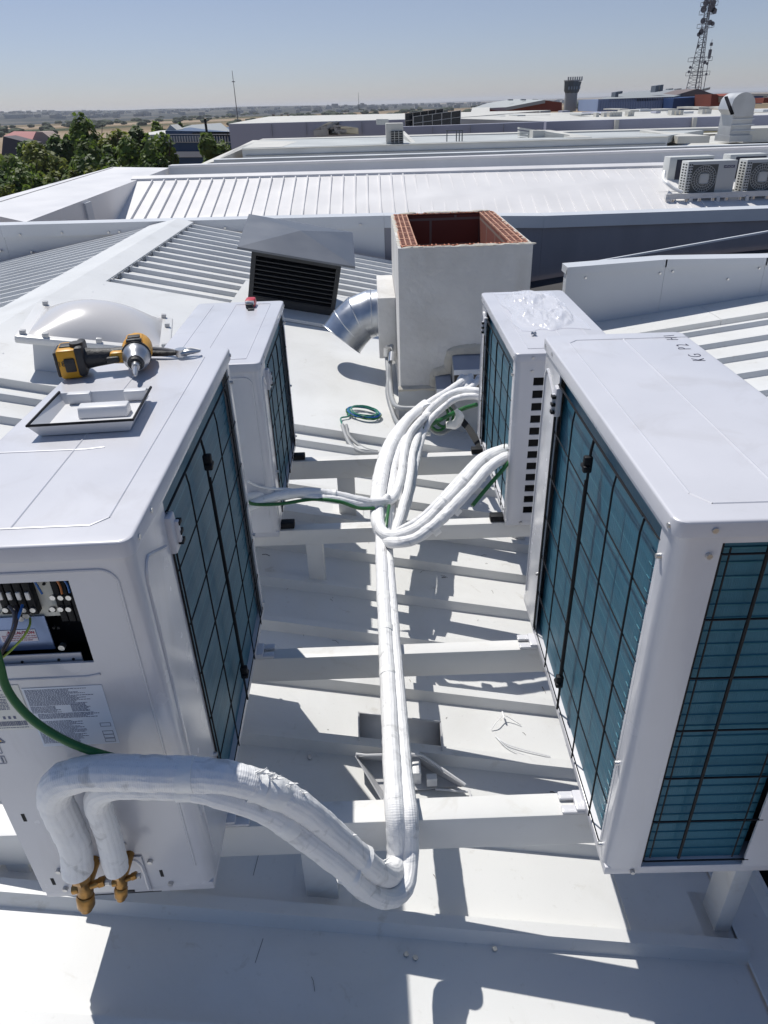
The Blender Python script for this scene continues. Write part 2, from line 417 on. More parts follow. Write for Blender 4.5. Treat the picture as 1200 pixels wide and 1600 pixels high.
# right-hand neighbouring slope beyond the valley gutter
def rz2(x): return .02 + .13 * (x - 1.9)
roof2 = empty('ribbed_roof', (2.2, 3, rz2(2.2)), 'white ribbed roof slope rising to the right beyond the dark valley', 'roof')
ribbed(.2, 4.28, 1.24, 5.5, rz2, 'r', ROOF, foot=.96, hgt=.03).build('roof_sheet', ROOF, roof2, smooth=False)
mb = MB()
for xa, xb in ((1.24, 2.12), (2.123, 5.5)):
    mb.hexa([(xa, 4.26, rz2(xa) - .05), (xb, 4.26, rz2(xb) - .05), (xb, 4.6, rz2(xb) - .05), (xa, 4.6, rz2(xa) - .05),
             (xa, 4.26, rz2(xa) + .04), (xb, 4.26, rz2(xb) + .04), (xb, 4.6, rz2(xb) + .04), (xa, 4.6, rz2(xa) + .04)])
mb.build('flashing_sheet', ROOF, roof2, smooth=False)
# parapet closing that slope
par = empty('parapet_wall', (2.5, 4.65, 0), 'white clad parapet wall behind the right ribbed slope', 'parapet')
XS = [(1.24, .362), (1.86, .390), (2.5, .379), (5.5, .36)]
for (xa, za), (xb, zb) in zip(XS, XS[1:]):
    mb = MB(); mb.hexa([(xa, 4.6, -1.6), (xb, 4.6, -1.6), (xb, 4.7, -1.6), (xa, 4.7, -1.6), (xa, 4.6, za - .02), (xb - .0015, 4.6, zb - .02), (xb - .0015, 4.7, zb - .02), (xa, 4.7, za - .02)])
    mb.build('cladding', WALLM, par, smooth=False)
    mb = MB(); mb.hexa([(xa - .012, 4.58, za - .045), (xb - .002, 4.58, zb - .045), (xb - .002, 4.72, zb - .045), (xa - .012, 4.72, za - .045), (xa - .012, 4.58, za + .002), (xb - .002, 4.58, zb + .002), (xb - .002, 4.72, zb + .002), (xa - .012, 4.72, za + .002)])
    mb.build('coping', WALLM, par, smooth=False)
mb = MB(); mb.box((1.228, 4.585, -.12), (1.30, 4.598, .345)); mb.build('corner_trim', WALLM, par, smooth=False)
mb = MB()
for px, py in ((915, 434), (1031, 427), (1051, 424), (1186, 419), (1137, 436)):
    p = PY(px, py, 4.6); mb.cyl(p + Vector((0, -.01, 0)), p + Vector((0, .002, 0)), .007, 8)
mb.build('rivet', SCREW, par)
# valley gutter (dark trough)
mb = MB(); mb.loft([[(x, y, z) for y in (-1.2, 8.85)] for x, z in ((.965, -.60), (.97, -1.05), (1.23, -1.05), (1.238, -.16))])
mb.build('gutter', BITUM, roof2, smooth=False)
mb = MB(); mb.loft([[(x, y, z) for y in (4.72, 8.86)] for x, z in ((1.24, -.75), (3.5, -.45), (9.0, -.12))])
tag(mb.build('flat_roof', BITUM, None, smooth=False), 'dark bitumen flat roof sunk between the right parapet and the long wall', 'roof')
p0, p1 = PY(1035, 390, 7.4), PY(1200, 361, 7.6)
mb = MB(); dd = (p1 - p0); p1 = p0 + dd * 3; p0 = p0 - dd * .9
mb.hexa([(p0.x, p0.y, p0.z - .018), (p1.x, p1.y, p1.z - .018), (p1.x, p1.y + .03, p1.z - .018), (p0.x, p0.y + .03, p0.z - .018), (p0.x, p0.y, p0.z), (p1.x, p1.y, p1.z), (p1.x, p1.y + .03, p1.z), (p0.x, p0.y + .03, p0.z)])
tag(mb.build('gutter_edge', WALLM, None, smooth=False), 'thin white gutter edge crossing the dark sunken roof at right', 'gutter')

# long wall at the back of our roof
bw = empty('boundary_wall', (0, 8.95, -.6), 'long white clad wall with a folded coping across the back of the ridged roof', 'wall')
T = [(-12, .25), (-4.37, .193), (.15, .152), (2.05, .088), (12, .08)]
for (xa, za), (xb, zb) in zip(T, T[1:]):
    xb -= .002
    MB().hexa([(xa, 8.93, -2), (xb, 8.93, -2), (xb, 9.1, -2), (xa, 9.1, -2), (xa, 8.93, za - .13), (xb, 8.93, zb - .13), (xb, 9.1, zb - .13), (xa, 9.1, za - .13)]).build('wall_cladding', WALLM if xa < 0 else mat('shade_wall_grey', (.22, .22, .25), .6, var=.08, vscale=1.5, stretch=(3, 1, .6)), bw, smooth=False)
    MB().hexa([(xa, 8.9, za - .135), (xb, 8.9, zb - .135), (xb, 9.16, zb - .135), (xa, 9.16, za - .135), (xa, 8.9, za), (xb, 8.9, zb), (xb, 9.16, zb), (xa, 9.16, za)]).build('coping', WALLM, bw, smooth=False)
mb = MB()
for px, py in ((32, 367), (97, 364), (50, 394), (170, 363), (187, 362), (352, 356), (563, 351), (1, 392)):
    p = PY(px, py, 8.9); mb.cyl(p + Vector((0, -.02, 0)), p + Vector((0, .05, 0)), .013, 8)
mb.build('rivet', SCREW, bw)

# ================================================================== support beams
def beam(y0, x0, x1, label, posts, hgt=.088, wd=.054, zt=-.012):
    t = empty('support_beam', ((x0 + x1) / 2, y0, zt - hgt), label, 'support beam', 'white steel beams carrying the condensers')
    mb = MB(); mb.box((x0, y0, zt - hgt), (x1, y0 + wd, zt), .003); mb.build('crossbar', STEEL, t)
    for x, wx, wy in posts:
        zb = min(rz(x), rz(x + wx)) - .02
        mb = MB(); mb.box((x, y0 + .004, zb), (x + wx, y0 + .004 + wy, zt - hgt + .001), .003); mb.build('post', STEEL, t)
        mb = MB(); a = x - .03; b = x + wx + .03
        mb.hexa([(a, y0 - .02, rz(a) - .002), (b, y0 - .02, rz(b) - .002), (b, y0 + wy + .03, rz(b) - .002), (a, y0 + wy + .03, rz(a) - .002), (a, y0 - .02, rz(a) + .004), (b, y0 - .02, rz(b) + .004), (b, y0 + wy + .03, rz(b) + .004), (a, y0 + wy + .03, rz(a) + .004)])
        mb.build('base_plate', STEEL, t)
    return t
beam(.945, -.95, .90, 'nearest white steel crossbeam, under both front condensers, crossed by the pipe loop', [(-.205, .074, .05), (.775, .040, .07), (-.85, .05, .05)], hgt=.10, wd=.056)
beam(1.462, -.95, .90, 'second white steel crossbeam from the camera, under the rear feet of the front condensers', [(-.6, .06, .05), (.76, .05, .06)], hgt=.085, wd=.042)
beam(2.13, -.80, .86, 'third white steel crossbeam from the camera, under the front feet of the two small condensers', [(-.28, .06, .05), (.6, .05, .05)], hgt=.062, wd=.044)
beam(2.692, -.80, .86, 'farthest white steel crossbeam, under the rear feet of the two small condensers', [(-.19, .075, .05), (.6, .05, .05), (-.7, .05, .05)], hgt=.088, wd=.042)

# ================================================================== condensers
LIDS = {}
def condenser(W, D, H, loc, rotz, label, big, service_open=False, vents=False):
    rot = Matrix.Rotation(rotz, 4, 'Z'); xf = Matrix.Translation(Vector(loc)) @ rot
    t = empty('condenser_unit', loc, label, 'condenser', 'outdoor condenser units on the white beams', rot=rot.to_3x3())
    N = lambda: MB(xf)
    LID = .028; zt = H - LID; r = .022; th = .004
    wrap = .172 if big else .13     # service side wrap
    pil = .045
    # --- cabinet shell: section polygons
    def arc(cx, cy, rr, a0, a1, n=5): return [(cx + rr * math.cos(R(a0 + (a1 - a0) * i / n)), cy + rr * math.sin(R(a0 + (a1 - a0) * i / n))) for i in range(n + 1)]
    cab = N()
    # service end (y=W), outward +y
    def svc(z0, z1, xa=None, xb=None):
        if xa is None:
            outer = [(.0, W - wrap)] + arc(r, W - r, r, 180, 90) + [(D - .004, W)]
            inner = [(D - .004, W - th)] + arc(r, W - r, r - th, 90, 180) + [(th, W - wrap)]
            cab.prism(outer + inner, z0, z1)
        else:
            if xa == 'R':       # corner side up to xb
                outer = [(.0, W - wrap)] + arc(r, W - r, r, 180, 90) + [(xb, W)]
                inner = [(xb, W - th)] + arc(r, W - r, r - th, 90, 180) + [(th, W - wrap)]
                cab.prism(outer + inner, z0, z1)
            else: cab.prism([(xa, W), (D - .004, W), (D - .004, W - th), (xa, W - th)], z0, z1)
    if service_open:
        OX0, OX1, OZ0, OZ1 = .094, .300, .583, .733
        svc(.02, OZ0); svc(OZ0, OZ1, 'R', OX0); svc(OZ0, OZ1, OX1); svc(OZ1, zt)
    else: svc(.02, zt)
    # other end (y=0): pillar at coil corner
    o_ = [(0, pil)] + arc(r, r, r, 180, 270) + [(.068, 0)]; i_ = [(.068, th)] + arc(r, r, r - th, 270, 180) + [(th, pil)]
    if not vents: cab.prism(o_ + i_, .02, zt)
    # far wall (fan side) and its corners
    cab.box((D - .004, 0, .02), (D, W, zt))
    if vents:
        o2 = [(0, pil)] + arc(r, r, r, 180, 270) + [(.058, 0)]; i2 = [(.058, th)] + arc(r, r, r - th, 270, 180) + [(th, pil)]
        cab.prism(o2 + i2, .02, zt)
        nz = 12 if H < .7 else 15; x0, x1, x2 = .058, .165, D - .004
        zs = .05; dz = (zt - .035 - zs) / nz
        cab.box((x1 + .02, 0, zs), (x2, th, zt)); cab.box((x0, 0, .02), (x2, th, zs)); 
        for i in range(nz):
            cab.box((x0, 0, zs + dz * i + dz * .62), (x1 + .02, th, zs + dz * (i + 1)))
            cab.box((x1, 0, zs + dz * i), (x1 + .02, th, zs + dz * i + dz * .62))
        cab.box((x0, 0, zs + dz * nz), (x1 + .02, th, zt))
    else:
        cab.prism([(D - .062, 0), (D - .004, 0), (D - .004, th), (D - .062, th)], .02, zt)
        cab.box((.068, .002, zt - .012), (D - .062, .006, zt))
    cab.box((.0, pil, zt - .010), (th, W - wrap, zt))
    cab.build('cabinet', PAINT2, t, ang=40)
    N().box((.002, .002, 0), (D - .002, W - .002, .022), .002).build('base_pan', PAINT, t)
    # added dark blocks painting the unlit interior, so nothing shows through
    N().box((.012, .012, zt - .004), (D - .012, W - .012, zt - .0005)).build('dark_baffle', DARK, t, smooth=False)
    N().box((.06, .05, .022), (D - .02, W - .10, zt - .006)).build('dark_filler', DARK, t, smooth=False)
    # lid
    lid = N(); e_ = .005; rc = .019
    lp = arc(-e_ + rc, -e_ + rc, rc, 180, 270) + arc(D + e_ - rc, -e_ + rc, rc, 270, 360) + arc(D + e_ - rc, W + e_ - rc, rc, 0, 90) + arc(-e_ + rc, W + e_ - rc, rc, 90, 180)
    def ins_(k, z): cx, cy = D / 2, W / 2; return [(cx + (x - cx) * (1 - k / cx), cy + (y - cy) * (1 - k / cy), z) for x, y in lp]
    lid.loft([ins_(0, zt + .0018), ins_(0, H - .0042), ins_(.0008, H - .0018), ins_(.0022, H - .0005), ins_(.0048, H)], close=True)
    lid.bm.faces.new([lid.bm.verts.new(lid.T(p)) for p in ins_(.0048, H)]); lid.bm.faces.new([lid.bm.verts.new(lid.T(p)) for p in ins_(0, zt + .0018)][::-1])
    bmesh.ops.remove_doubles(lid.bm, verts=lid.bm.verts[:], dist=.00005)
    lr = .0022
    def emb(pts, rr=lr): lid.tube([(x, y, H - .0006) for x, y in pts], rr, 6, caps=False)
    ins = .043; xm = D * .54
    if big:
        emb([(ins, ins + .03), (ins, W - ins - .02)]); emb([(ins + .02, ins), (D + .004, ins)]); emb([(D + .004, W - ins), (ins + .02, W - ins), (ins, W - ins - .02)])
        if service_open: emb([(xm + .0, .566), (D + .004, .566)]); emb([(xm - .05, .560), (xm - .02, .566), (xm, .566)])
        emb([(ins, ins + .03), (ins + .02, ins)]); emb([(xm, ins), (xm, W - ins)])
    else:
        emb([(ins, ins), (ins, W - ins), (xm - .03, W - ins), (xm, W - ins - .02), (xm, ins), (ins, ins)]); emb([(xm + .09, ins), (xm + .09, W - ins)])
    LIDS[t.name] = lid.build('lid', PAINT, t, ang=30)
    # coil: main face and bent end
    c = N()
    xc = .016
    o = [(xc, W - wrap + .01), (xc, .05)] + (arc(xc + .03, .05, .03, 180, 270, 6) if True else [])
    path = [(xc, W - wrap + .01), (xc, .055)] + [(p[0], p[1]) for p in arc(xc + .035, .055, .035, 180, 270, 6)] + [(D - .060, .020)]
    th2 = .02
    back = [(D - .060, .020 + th2)] + [(p[0], p[1]) for p in arc(xc + .035, .055, .035 - th2 + .001, 270, 180, 6)] + [(xc + th2, W - wrap + .01)]
    if vents: path, back = path[:2], back[-1:]; path = path + [(xc + th2, .055)]
    c.prism(path + back, .024, zt - .001)
    c.build('coil', COIL, t, ang=50)
    if not vents: N().box((.056, .012, .024), (.078, .0185, zt - .002)).build('painted_gap_shade', DARK, t, smooth=False)  # dark strip added to paint the shade behind the pillar
    # horizontal hairpin tube bumps on the bent end
    if not vents:
        b = N()
        z = .05
        while z < zt - .02:
            pts = [(xc + .001, .10, z), (xc + .001, .055, z)] + [(p[0], p[1], z) for p in arc(xc + .035, .055, .0345, 180, 270, 5)] + [(D - .062, .0195, z + .001)]
            b.tube(pts, .0022, 5, caps=False); z += .0254
        b.build('hairpin_tube', mat('coil_tube', (.04, .16, .21), .3, metal=.3), t)
    # wire guard
    g = N(); wr = .00145
    y0, y1 = .030, W - wrap + .012
    ny = 5; off = .11 * W / .868; st = .145 * W / .868
    vy = [off + st * i for i in range(ny)] if big else [y0 + (y1 - y0) * (i + .5) / 5 for i in range(5)]
    zz = [zt - .030 - i * ((zt - .07) / 6) for i in range(7)] if big else [zt - .04 - i * ((zt - .08) / 5) for i in range(6)]
    for i, y in enumerate(vy):
        g.tube([(.000, y, zt - .035), (-.003, y, zt - .06), (-.003, y, .03)], wr * (1.25 if i != 2 else 1.9), 6)
    g.tube([(-.003, vy[0], zt - .03), (-.003, vy[-1], zt - .03)], wr, 6)
    for z in zz:
        g.tube([(.006, y0 - .005, z), (-.001, y0 + .02, z), (-.001, y1 - .02, z), (.004, y1, z)], wr, 6)
    g.tube([(-.002, y1 - .006, zt - .04), (-.002, y1 - .006, .03)], wr * 1.3, 6)
    if not vents:
        for x in (.135, .235):
            g.tube([(x, .002, zt - .01), (x, .000, .05)], wr * (2 if x < .2 else 1), 6)
        for z in zz:
            g.tube([(.058, .004, z), (.075, .001, z), (D - .055, .001, z)], wr * 1.2, 6)
        g.tube([(.082, .002, zt - .02), (.082, .002, .05)], wr, 6)
    g.build('wire_guard', BLACK, t)
    # sensor clip on thick wire
    if big:
        yy = vy[2]
        for zc in (zt - .085, .12):
            k = N(); k.box((-.015, yy - .007, zc - .017), (.002, yy + .007, zc + .017), .003); clip = k.build('sensor_clip', BLACK, t)
            k = N(); k.box((-.0165, yy - .012, zc - .010), (-.003, yy + .013, zc - .001), .003); k.build('clip_band', BLACK, clip)
        k = N(); k.tube([(-.005, vy[2], zt - .12), (-.006, vy[2], .14)], .0032, 6); k.build('sensor_cord', BLACK, clip)
    # handle / service clip at top of wrap
    yc = W - wrap
    k = N(); k.box((-.010, yc - .018, zt - .105), (.006, yc + .010, zt - .035), .005); k.box((-.016, yc - .014, zt - .09), (-.006, yc - .004, zt - .05), .002)
    wc_ = k.build('wire_clip', PAINT, t)
    k = N()
    for j in range(3): k.box((-.018, yc - .022, zt - .095 + j * .018), (-.009, yc - .006, zt - .088 + j * .018), .001)
    k.build('clip_gap', BLACK, wc_)
    # embossed line on the wrap + on the service panel
    e = N()
    e.tube([(-.0004, yc + .03, zt - .075), (-.0004, W - .066, zt - .040)] + [(-.0004, y, z) for y, z in ((W - .056, zt - .036), (W - .046, zt - .040), (W - .038, zt - .050), (W - .034, zt - .066))] + [(-.0004, W - .034, .06)], .0030, 6, caps=False)
    e.tube([(D - .02, W + .0002, zt - .018)] + [(x, W + .0002, z) for x, z in arc(.050, zt - .042, .024, 90, 180, 6)] + [(.026, W + .0002, .08)], .0024, 6, caps=False)
    if service_open: e.tube([(D - .02, W + .0004, .556), (.110, W + .0004, .556), (.090, W + .0004, .560)], .002, 6, caps=False)
    e.tube([(.012, pil - .012, zt - .02), (.001, pil - .008, zt - .04), (-.0003, pil - .008, .04)], .0012, 5, caps=False)
    e.build('pressed_edge', PAINT2, t)
    # screws
    s_ = [(-.003, pil - .014, zt - .05), (-.003, pil - .014, .28), (-.003, pil - .012, .05), (-.003, W - .03, H - .014), (-.003, W - wrap + .02, .20), (-.003, .014, H - .016), (-.003, W - .10, H - .012)]
    for p in s_:
        N().cyl((p[0] + .005, p[1], p[2]), (p[0] - .004, p[1], p[2]), .0052, 10, .0042).build('screw', SCREW, t)
    for x, z in ((.05, H - .014), (.052, zt - .03), (.054, .012)):
        N().cyl((x, .003, z), (x, -.008 if z > zt else -.005, z), .0052, 10, .0042).build('screw', SCREW, t)
    # feet on the beams
    fy = (.945 - loc[1], 1.462 - loc[1]) if big else (2.13 - loc[1], 2.692 - loc[1])
    if rotz > 2: fy = (W - .0 - (.945 + .05 - (loc[1] - W)), W - (1.462 + .05 - (loc[1] - W))) if big else (W - (2.18 - (loc[1] - W)), W - (2.74 - (loc[1] - W)))
    for y in fy:
        for sx in (-1, 1):
            f = N(); xa = -.045 if sx < 0 else D + .045
            xi = .02 if sx < 0 else D - .02
            if big:
                lo, hi = sorted((xa, xi))
                f.box((lo, y - .002, -.010), (hi, y + .018, -.002), .003); f.box((lo, y + .032, -.010), (hi, y + .052, -.002), .003)
                lo2, hi2 = sorted((xa * .35 if sx < 0 else D + .02, xi)); f.box((lo2, y + .0, -.0105), (hi2, y + .05, .004), .003)
                f.build('mounting_foot', PAINT2, t)
            else:
                lo, hi = sorted((xa, xi)); f.box((lo, y + .006, -.011), (hi, y + .04, .012), .003); f.build('mounting_foot', BLACK, t)
    # fan side
    g = N(); cy, cz, rr = W * .44, H * .48, min(W, H) * .30
    for q in range(1, 7): g.ring((D + .012, cy, cz), (1, 0, 0), rr * q / 6, .0022, 36, 5)
    for q in range(24):
        a = 2 * math.pi * q / 24; g.tube([(D + .012, cy + .04 * math.cos(a), cz + .04 * math.sin(a)), (D + .002, cy + rr * math.cos(a), cz + rr * math.sin(a))], .0018, 5)
    g.cyl((D + .008, cy, cz), (D + .016, cy, cz), .045, 20)
    g.build('fan_guard', PAINT2, t)
    return t, N

RYAW, LYAW = -.0140982, .0154542
R1, nR1 = condenser(.868, .323, .795, (.399, .802, 0), RYAW, 'large grey condenser at right with black handwriting on its lid', True)
Lx, Ly = -.3446, .8030
dW = Vector((-math.sin(LYAW), math.cos(LYAW), 0)) * .868
L1, nL1 = condenser(.868, .323, .795, (Lx + dW.x, Ly + dW.y, 0), math.pi + LYAW, 'large grey condenser at left with an open terminal box and tools on its lid', True, service_open=True)
R2, nR2 = condenser(.80, .32, .619, (.43, 2.09, 0), -.01, 'small condenser at right with a column of side slots, crumpled wrap on its lid', False, vents=True)
L2, nL2 = condenser(.78, .33, .625, (-.367, 2.07 + .78, 0), math.pi + .01, 'small condenser at left with a red tool on its lid, behind the large one', False)

# ---- handwriting on right lid
mb = MB()
o = Vector((.708, 1.445, .7957))
xfh = frame_m(o, (0.02, 1, 0), (-1, .02, 0))
for s_, dx, dy, rot_ in (('K', 0, .002, -.12), ('G', .030, -.004, .1), ('P', .083, .002, -.05), ('2', .110, -.003, .12), ('H', .155, .004, -.1), ('1', .186, 0, .15)):
    text_bm(s_, .041, xfh @ Matrix.Translation((dx, dy, 0)) @ Matrix.Rotation(rot_, 4, 'Z') @ Matrix.Diagonal((.75, 1, 1, 1)), mb, .0002, -.0009)
mb.build('handwriting', MARKER, LIDS[R1.name])
# ---- near condenser (left): terminal box, valves, labels
def LF(x, z, d=0):       # point on the left unit service face, x to the left of its right corner (positive), d outwards
    return nL1().xf @ Vector((x, .868 + d, z))
def lbox(x0, x1, z0, z1, d0, d1, bev=0):
    mb = nL1(); mb.box((x0, .868 + d0, z0), (x1, .868 + d1, z1), bev); return mb
def SPX(px, py, d):        # photo point on a plane d metres outside the service face, in unit coordinates
    r = cam_ray(px, py); inv = nL1().xf.inverted(); o_, e_ = inv @ CAMP, inv @ (CAMP + r); k_ = (.868 + d - o_.y) / (e_.y - o_.y); q = o_ + (e_ - o_) * k_
    return q.x, q.z
tb = lbox(.080, .315, .566, .75, -.07, -.068).build('terminal_box', DARK, L1, smooth=False)
metal_pl = mat('terminal_plate', (.62, .62, .56), .45, var=.05, vscale=20)
lbox(.132, .302, .652, .732, -.030, -.028).build('terminal_plate', metal_pl, L1, smooth=False)
lbox(.158, .302, .592, .655, -.026, -.024).build('cover_plate', mat('blue_reflecting_plate', (.20, .27, .45), .3, metal=.5, var=.1, vscale=15), L1, smooth=False)
lbox(.115, .302, .572, .594, -.012, -.010).build('lower_plate', PAINT, L1, smooth=False)
for i in range(4):
    px = 44 - i * 14.5
    x0_, z1_ = SPX(px, 912, -.012); x1_, _ = SPX(px - 12.5, 912, -.012); _, z0_ = SPX(px, 968, -.012)
    nL1().box((x0_, .842, z0_ + .008), (x1_, .856, z1_ + .01), .0015).build('terminal_block', BLACK, L1); tb_ = bpy.data.objects[bpy.context.scene.collection.objects[-1].name]
    _, zz = SPX(px, 930, -.012); nL1().box((x0_ + .003, .8555, zz - .007), (x1_ - .002, .859, zz + .006), .001).build('terminal_tab', mat('terminal_white', (.75, .73, .70), .4), tb_)
    c = Vector(((x0_ + x1_) / 2, .859, z0_ + .018)); q = nL1(); q.cyl(c + Vector((0, -.004, 0)), c, .0042, 10); q.build('terminal_screw', SCREW, tb_)
for i in range(3):
    px = 112 - i * 12.5
    x0_, z1_ = SPX(px, 908, -.020); x1_, _ = SPX(px - 11, 908, -.020); _, z0_ = SPX(px, 972, -.020)
    nL1().box((x0_, .834, z0_), (x1_, .848, z1_), .0015).build('terminal_block', BLACK, L1); tb_ = bpy.context.scene.collection.objects[-1]
    for py in (934, 952):
        xx, zz = SPX(px - 5, py, -.018); q = nL1(); q.cyl((xx, .847, zz), (xx, .851, zz), .0042, 10); q.build('terminal_screw', SCREW, tb_)
for k_, (col_, pa_) in enumerate(((BLUEW, ((52, 905), (60, 918), (66, 928))), (mat('orange_wire', (.45, .14, .03), .4), ((88, 905), (94, 916), (97, 928))), (BLUEW, ((98, 904), (105, 913), (109, 926))))):
    q = nL1(); q.tube([(SPX(a, b, -.016)[0], .852, SPX(a, b, -.016)[1]) for a, b in pa_], .0016, 6, smooth=4); q.build('inner_wire', col_, L1)
mb = nL1()
for x, z in ((.140, .725), (.143, .712), (.160, .700), (.140, .664), (.147, .664), (.132, .664), (.205, .664), (.214, .664), (.222, .664), (.205, .675), (.150, .632), (.143, .632)):
    mb.cyl((x, .868 - .0262, z), (x, .868 - .0235, z), .0022, 8)
for x, z in ((.128, .583), (.150, .583), (.205, .582)): mb.cyl((x, .868 - .012, z), (x, .868 - .0085, z), .0022, 8)
mb.build('punched_hole', DARK, L1)
for x, z in ((.178, .664), (.187, .659), (.143, .601), (.205, .568)):
    p = LF(x, z, -.022); MB().cyl(p, p + Vector((0, -.008, 0)), .005, 10).build('screw', SCREW, L1)
# caution label
cl_ = lbox(.178, .232, .610, .632, -.0235, -.023).build('caution_label', mat('caution_label_white', (.72, .72, .78), .5), L1, smooth=False)
mb = MB()
xt = (nL1().xf.to_3x3() @ Vector((-1, 0, 0))); 
text_bm('\u26a0 CAUTION', .0070, frame_m(LF(.222, .6245, -.0225), xt, (0, 0, 1)), mb)
text_bm('Disconnect wiring from unit cover', .0036, frame_m(LF(.229, .6200, -.0225), xt, (0, 0, 1)), mb, .0001)
text_bm('This unit must be properly grounded', .0034, frame_m(LF(.229, .6160, -.0225), xt, (0, 0, 1)), mb, .0001)
text_bm("Don't power up after the cover", .0034, frame_m(LF(.229, .6120, -.0225), xt, (0, 0, 1)), mb, .0001)
mb.build('caution_text', REDINK, cl_)
# big information label with dense print
il_ = lbox(.093, .215, .411, .538, .0004, .0010).build('information_label', PAPER, L1, smooth=False)
lbox(.218, .300, .452, .546, .0004, .0010).build('rating_label', mat('rating_label_paper', (.66, .66, .62), .5), L1, smooth=False)
mb = nL1(); rnd = random.Random(3)
def words(xs, xe, z, hh=.0011, d=.0011):
    x = xs
    while x > xe:
        wl = rnd.uniform(.0012, .0050); x2 = max(xe, x - wl)
        mb.box((x2, .868 + d, z), (x, .868 + d + .0002, z + hh)); x = x2 - rnd.uniform(.0006, .0012)
for i in range(15): words(.212, rnd.uniform(.108, .150), .5330 - i * .0023)
for i in range(6): words(.212, rnd.uniform(.165, .175), .4975 - i * .0024)
for i in range(7): words(.150, rnd.uniform(.118, .128), .4990 - i * .0022)
for i in range(5): words(.205, rnd.uniform(.11, .13), .4820 - i * .0023)
for i in range(20): words(.212, rnd.uniform(.135, .16), .4660 - i * .0025)
for z0 in (.450, .432, .424, .415):
    for a in ((.098, .114, z0, z0 + .0006), (.098, .114, z0 + .0075, z0 + .0081)): mb.box((a[0], .8691, a[2]), (a[1], .8693, a[3]))
    for x in (.098, .114): mb.box((x, .8691, z0), (x + .0006, .8693, z0 + .008))
for i in range(5): words(.298, rnd.uniform(.225, .26), .540 - i * .0045, .0016)
for i in range(8): words(.262, .244, .517 - i * .003, .0015)
for i in range(6): words(.298, .275, .515 - i * .004, .0015)
x = .298
while x > .226:
    wl = rnd.choice((.0006, .0010, .0016)); mb.box((x - wl, .8691, .461), (x, .8693, .471)); x -= wl + rnd.choice((.0006, .0009))
words(.298, .226, .4565, .0012)
for i in range(3): mb.box((.240 + i * .008, .8691, .476), (.244 + i * .008, .8693, .482))
mb.build('label_print', INK, il_, smooth=False)
# warning triangle + pictograms
mb = nL1(); mb.bm.faces.new([mb.bm.verts.new(mb.T(p)) for p in ((.278, .8688, .427), (.302, .8688, .427), (.290, .8688, .447))])
mb.build('warning_triangle', mat('warning_yellow', (.75, .45, .02), .5), L1, smooth=False)
mb = nL1()
tri = [(.274, .424), (.306, .424), (.290, .4505)]
for a, b in zip(tri, tri[1:] + tri[:1]): mb.tube([(a[0], .8687, a[1]), (b[0], .8687, b[1])], .0010, 5)
for a in (((.285, .4), (.302, .4), (.302, .417), (.285, .417)), ((.285, .376), (.302, .376), (.302, .393), (.285, .393))):
    for p, q in zip(a, a[1:] + a[:1]): mb.tube([(p[0], .8687, p[1]), (q[0], .8687, q[1])], .0005, 4)
mb.tube([(.290, .8688, .378), (.290, .8688, .390)], .0014, 5); mb.build('pictogram', mat('pale_ink', (.30, .31, .36), .6), L1)
# valve plate, slots, screws
lbox(.118, .262, .008, .118, .001, .004, .0015).build('valve_plate', PAINT2, L1)
mb = nL1(); mb.tube([(.122, .8725, .02), (.128, .8725, .108), (.200, .8725, .112), (.236, .8725, .112)], .0025, 6, smooth=4, caps=False); mb.build('pressed_edge', PAINT2, L1)
mb = nL1()
for x, z in ((.297, .238), (.296, .052), (.092, .060)): mb.box((x - .003, .8678, z - .010), (x + .003, .8685, z + .010))
mb.box((.150, .872, .014), (.178, .8728, .020)); mb.tube([(.100, .8726, .012), (.262, .8726, .010)], .0008, 4)
mb.build('slot', DARK, L1, smooth=False)
for x, z in ((.276, .086), (.278, .030), (.080, .030), (.105, .100), (.143, .152), (.006 + .3, .783)):
    p = LF(x, z, 0); MB().cyl(p, p + Vector((0, -.006, 0)), .0055, 10, .0045).build('screw', SCREW, L1)
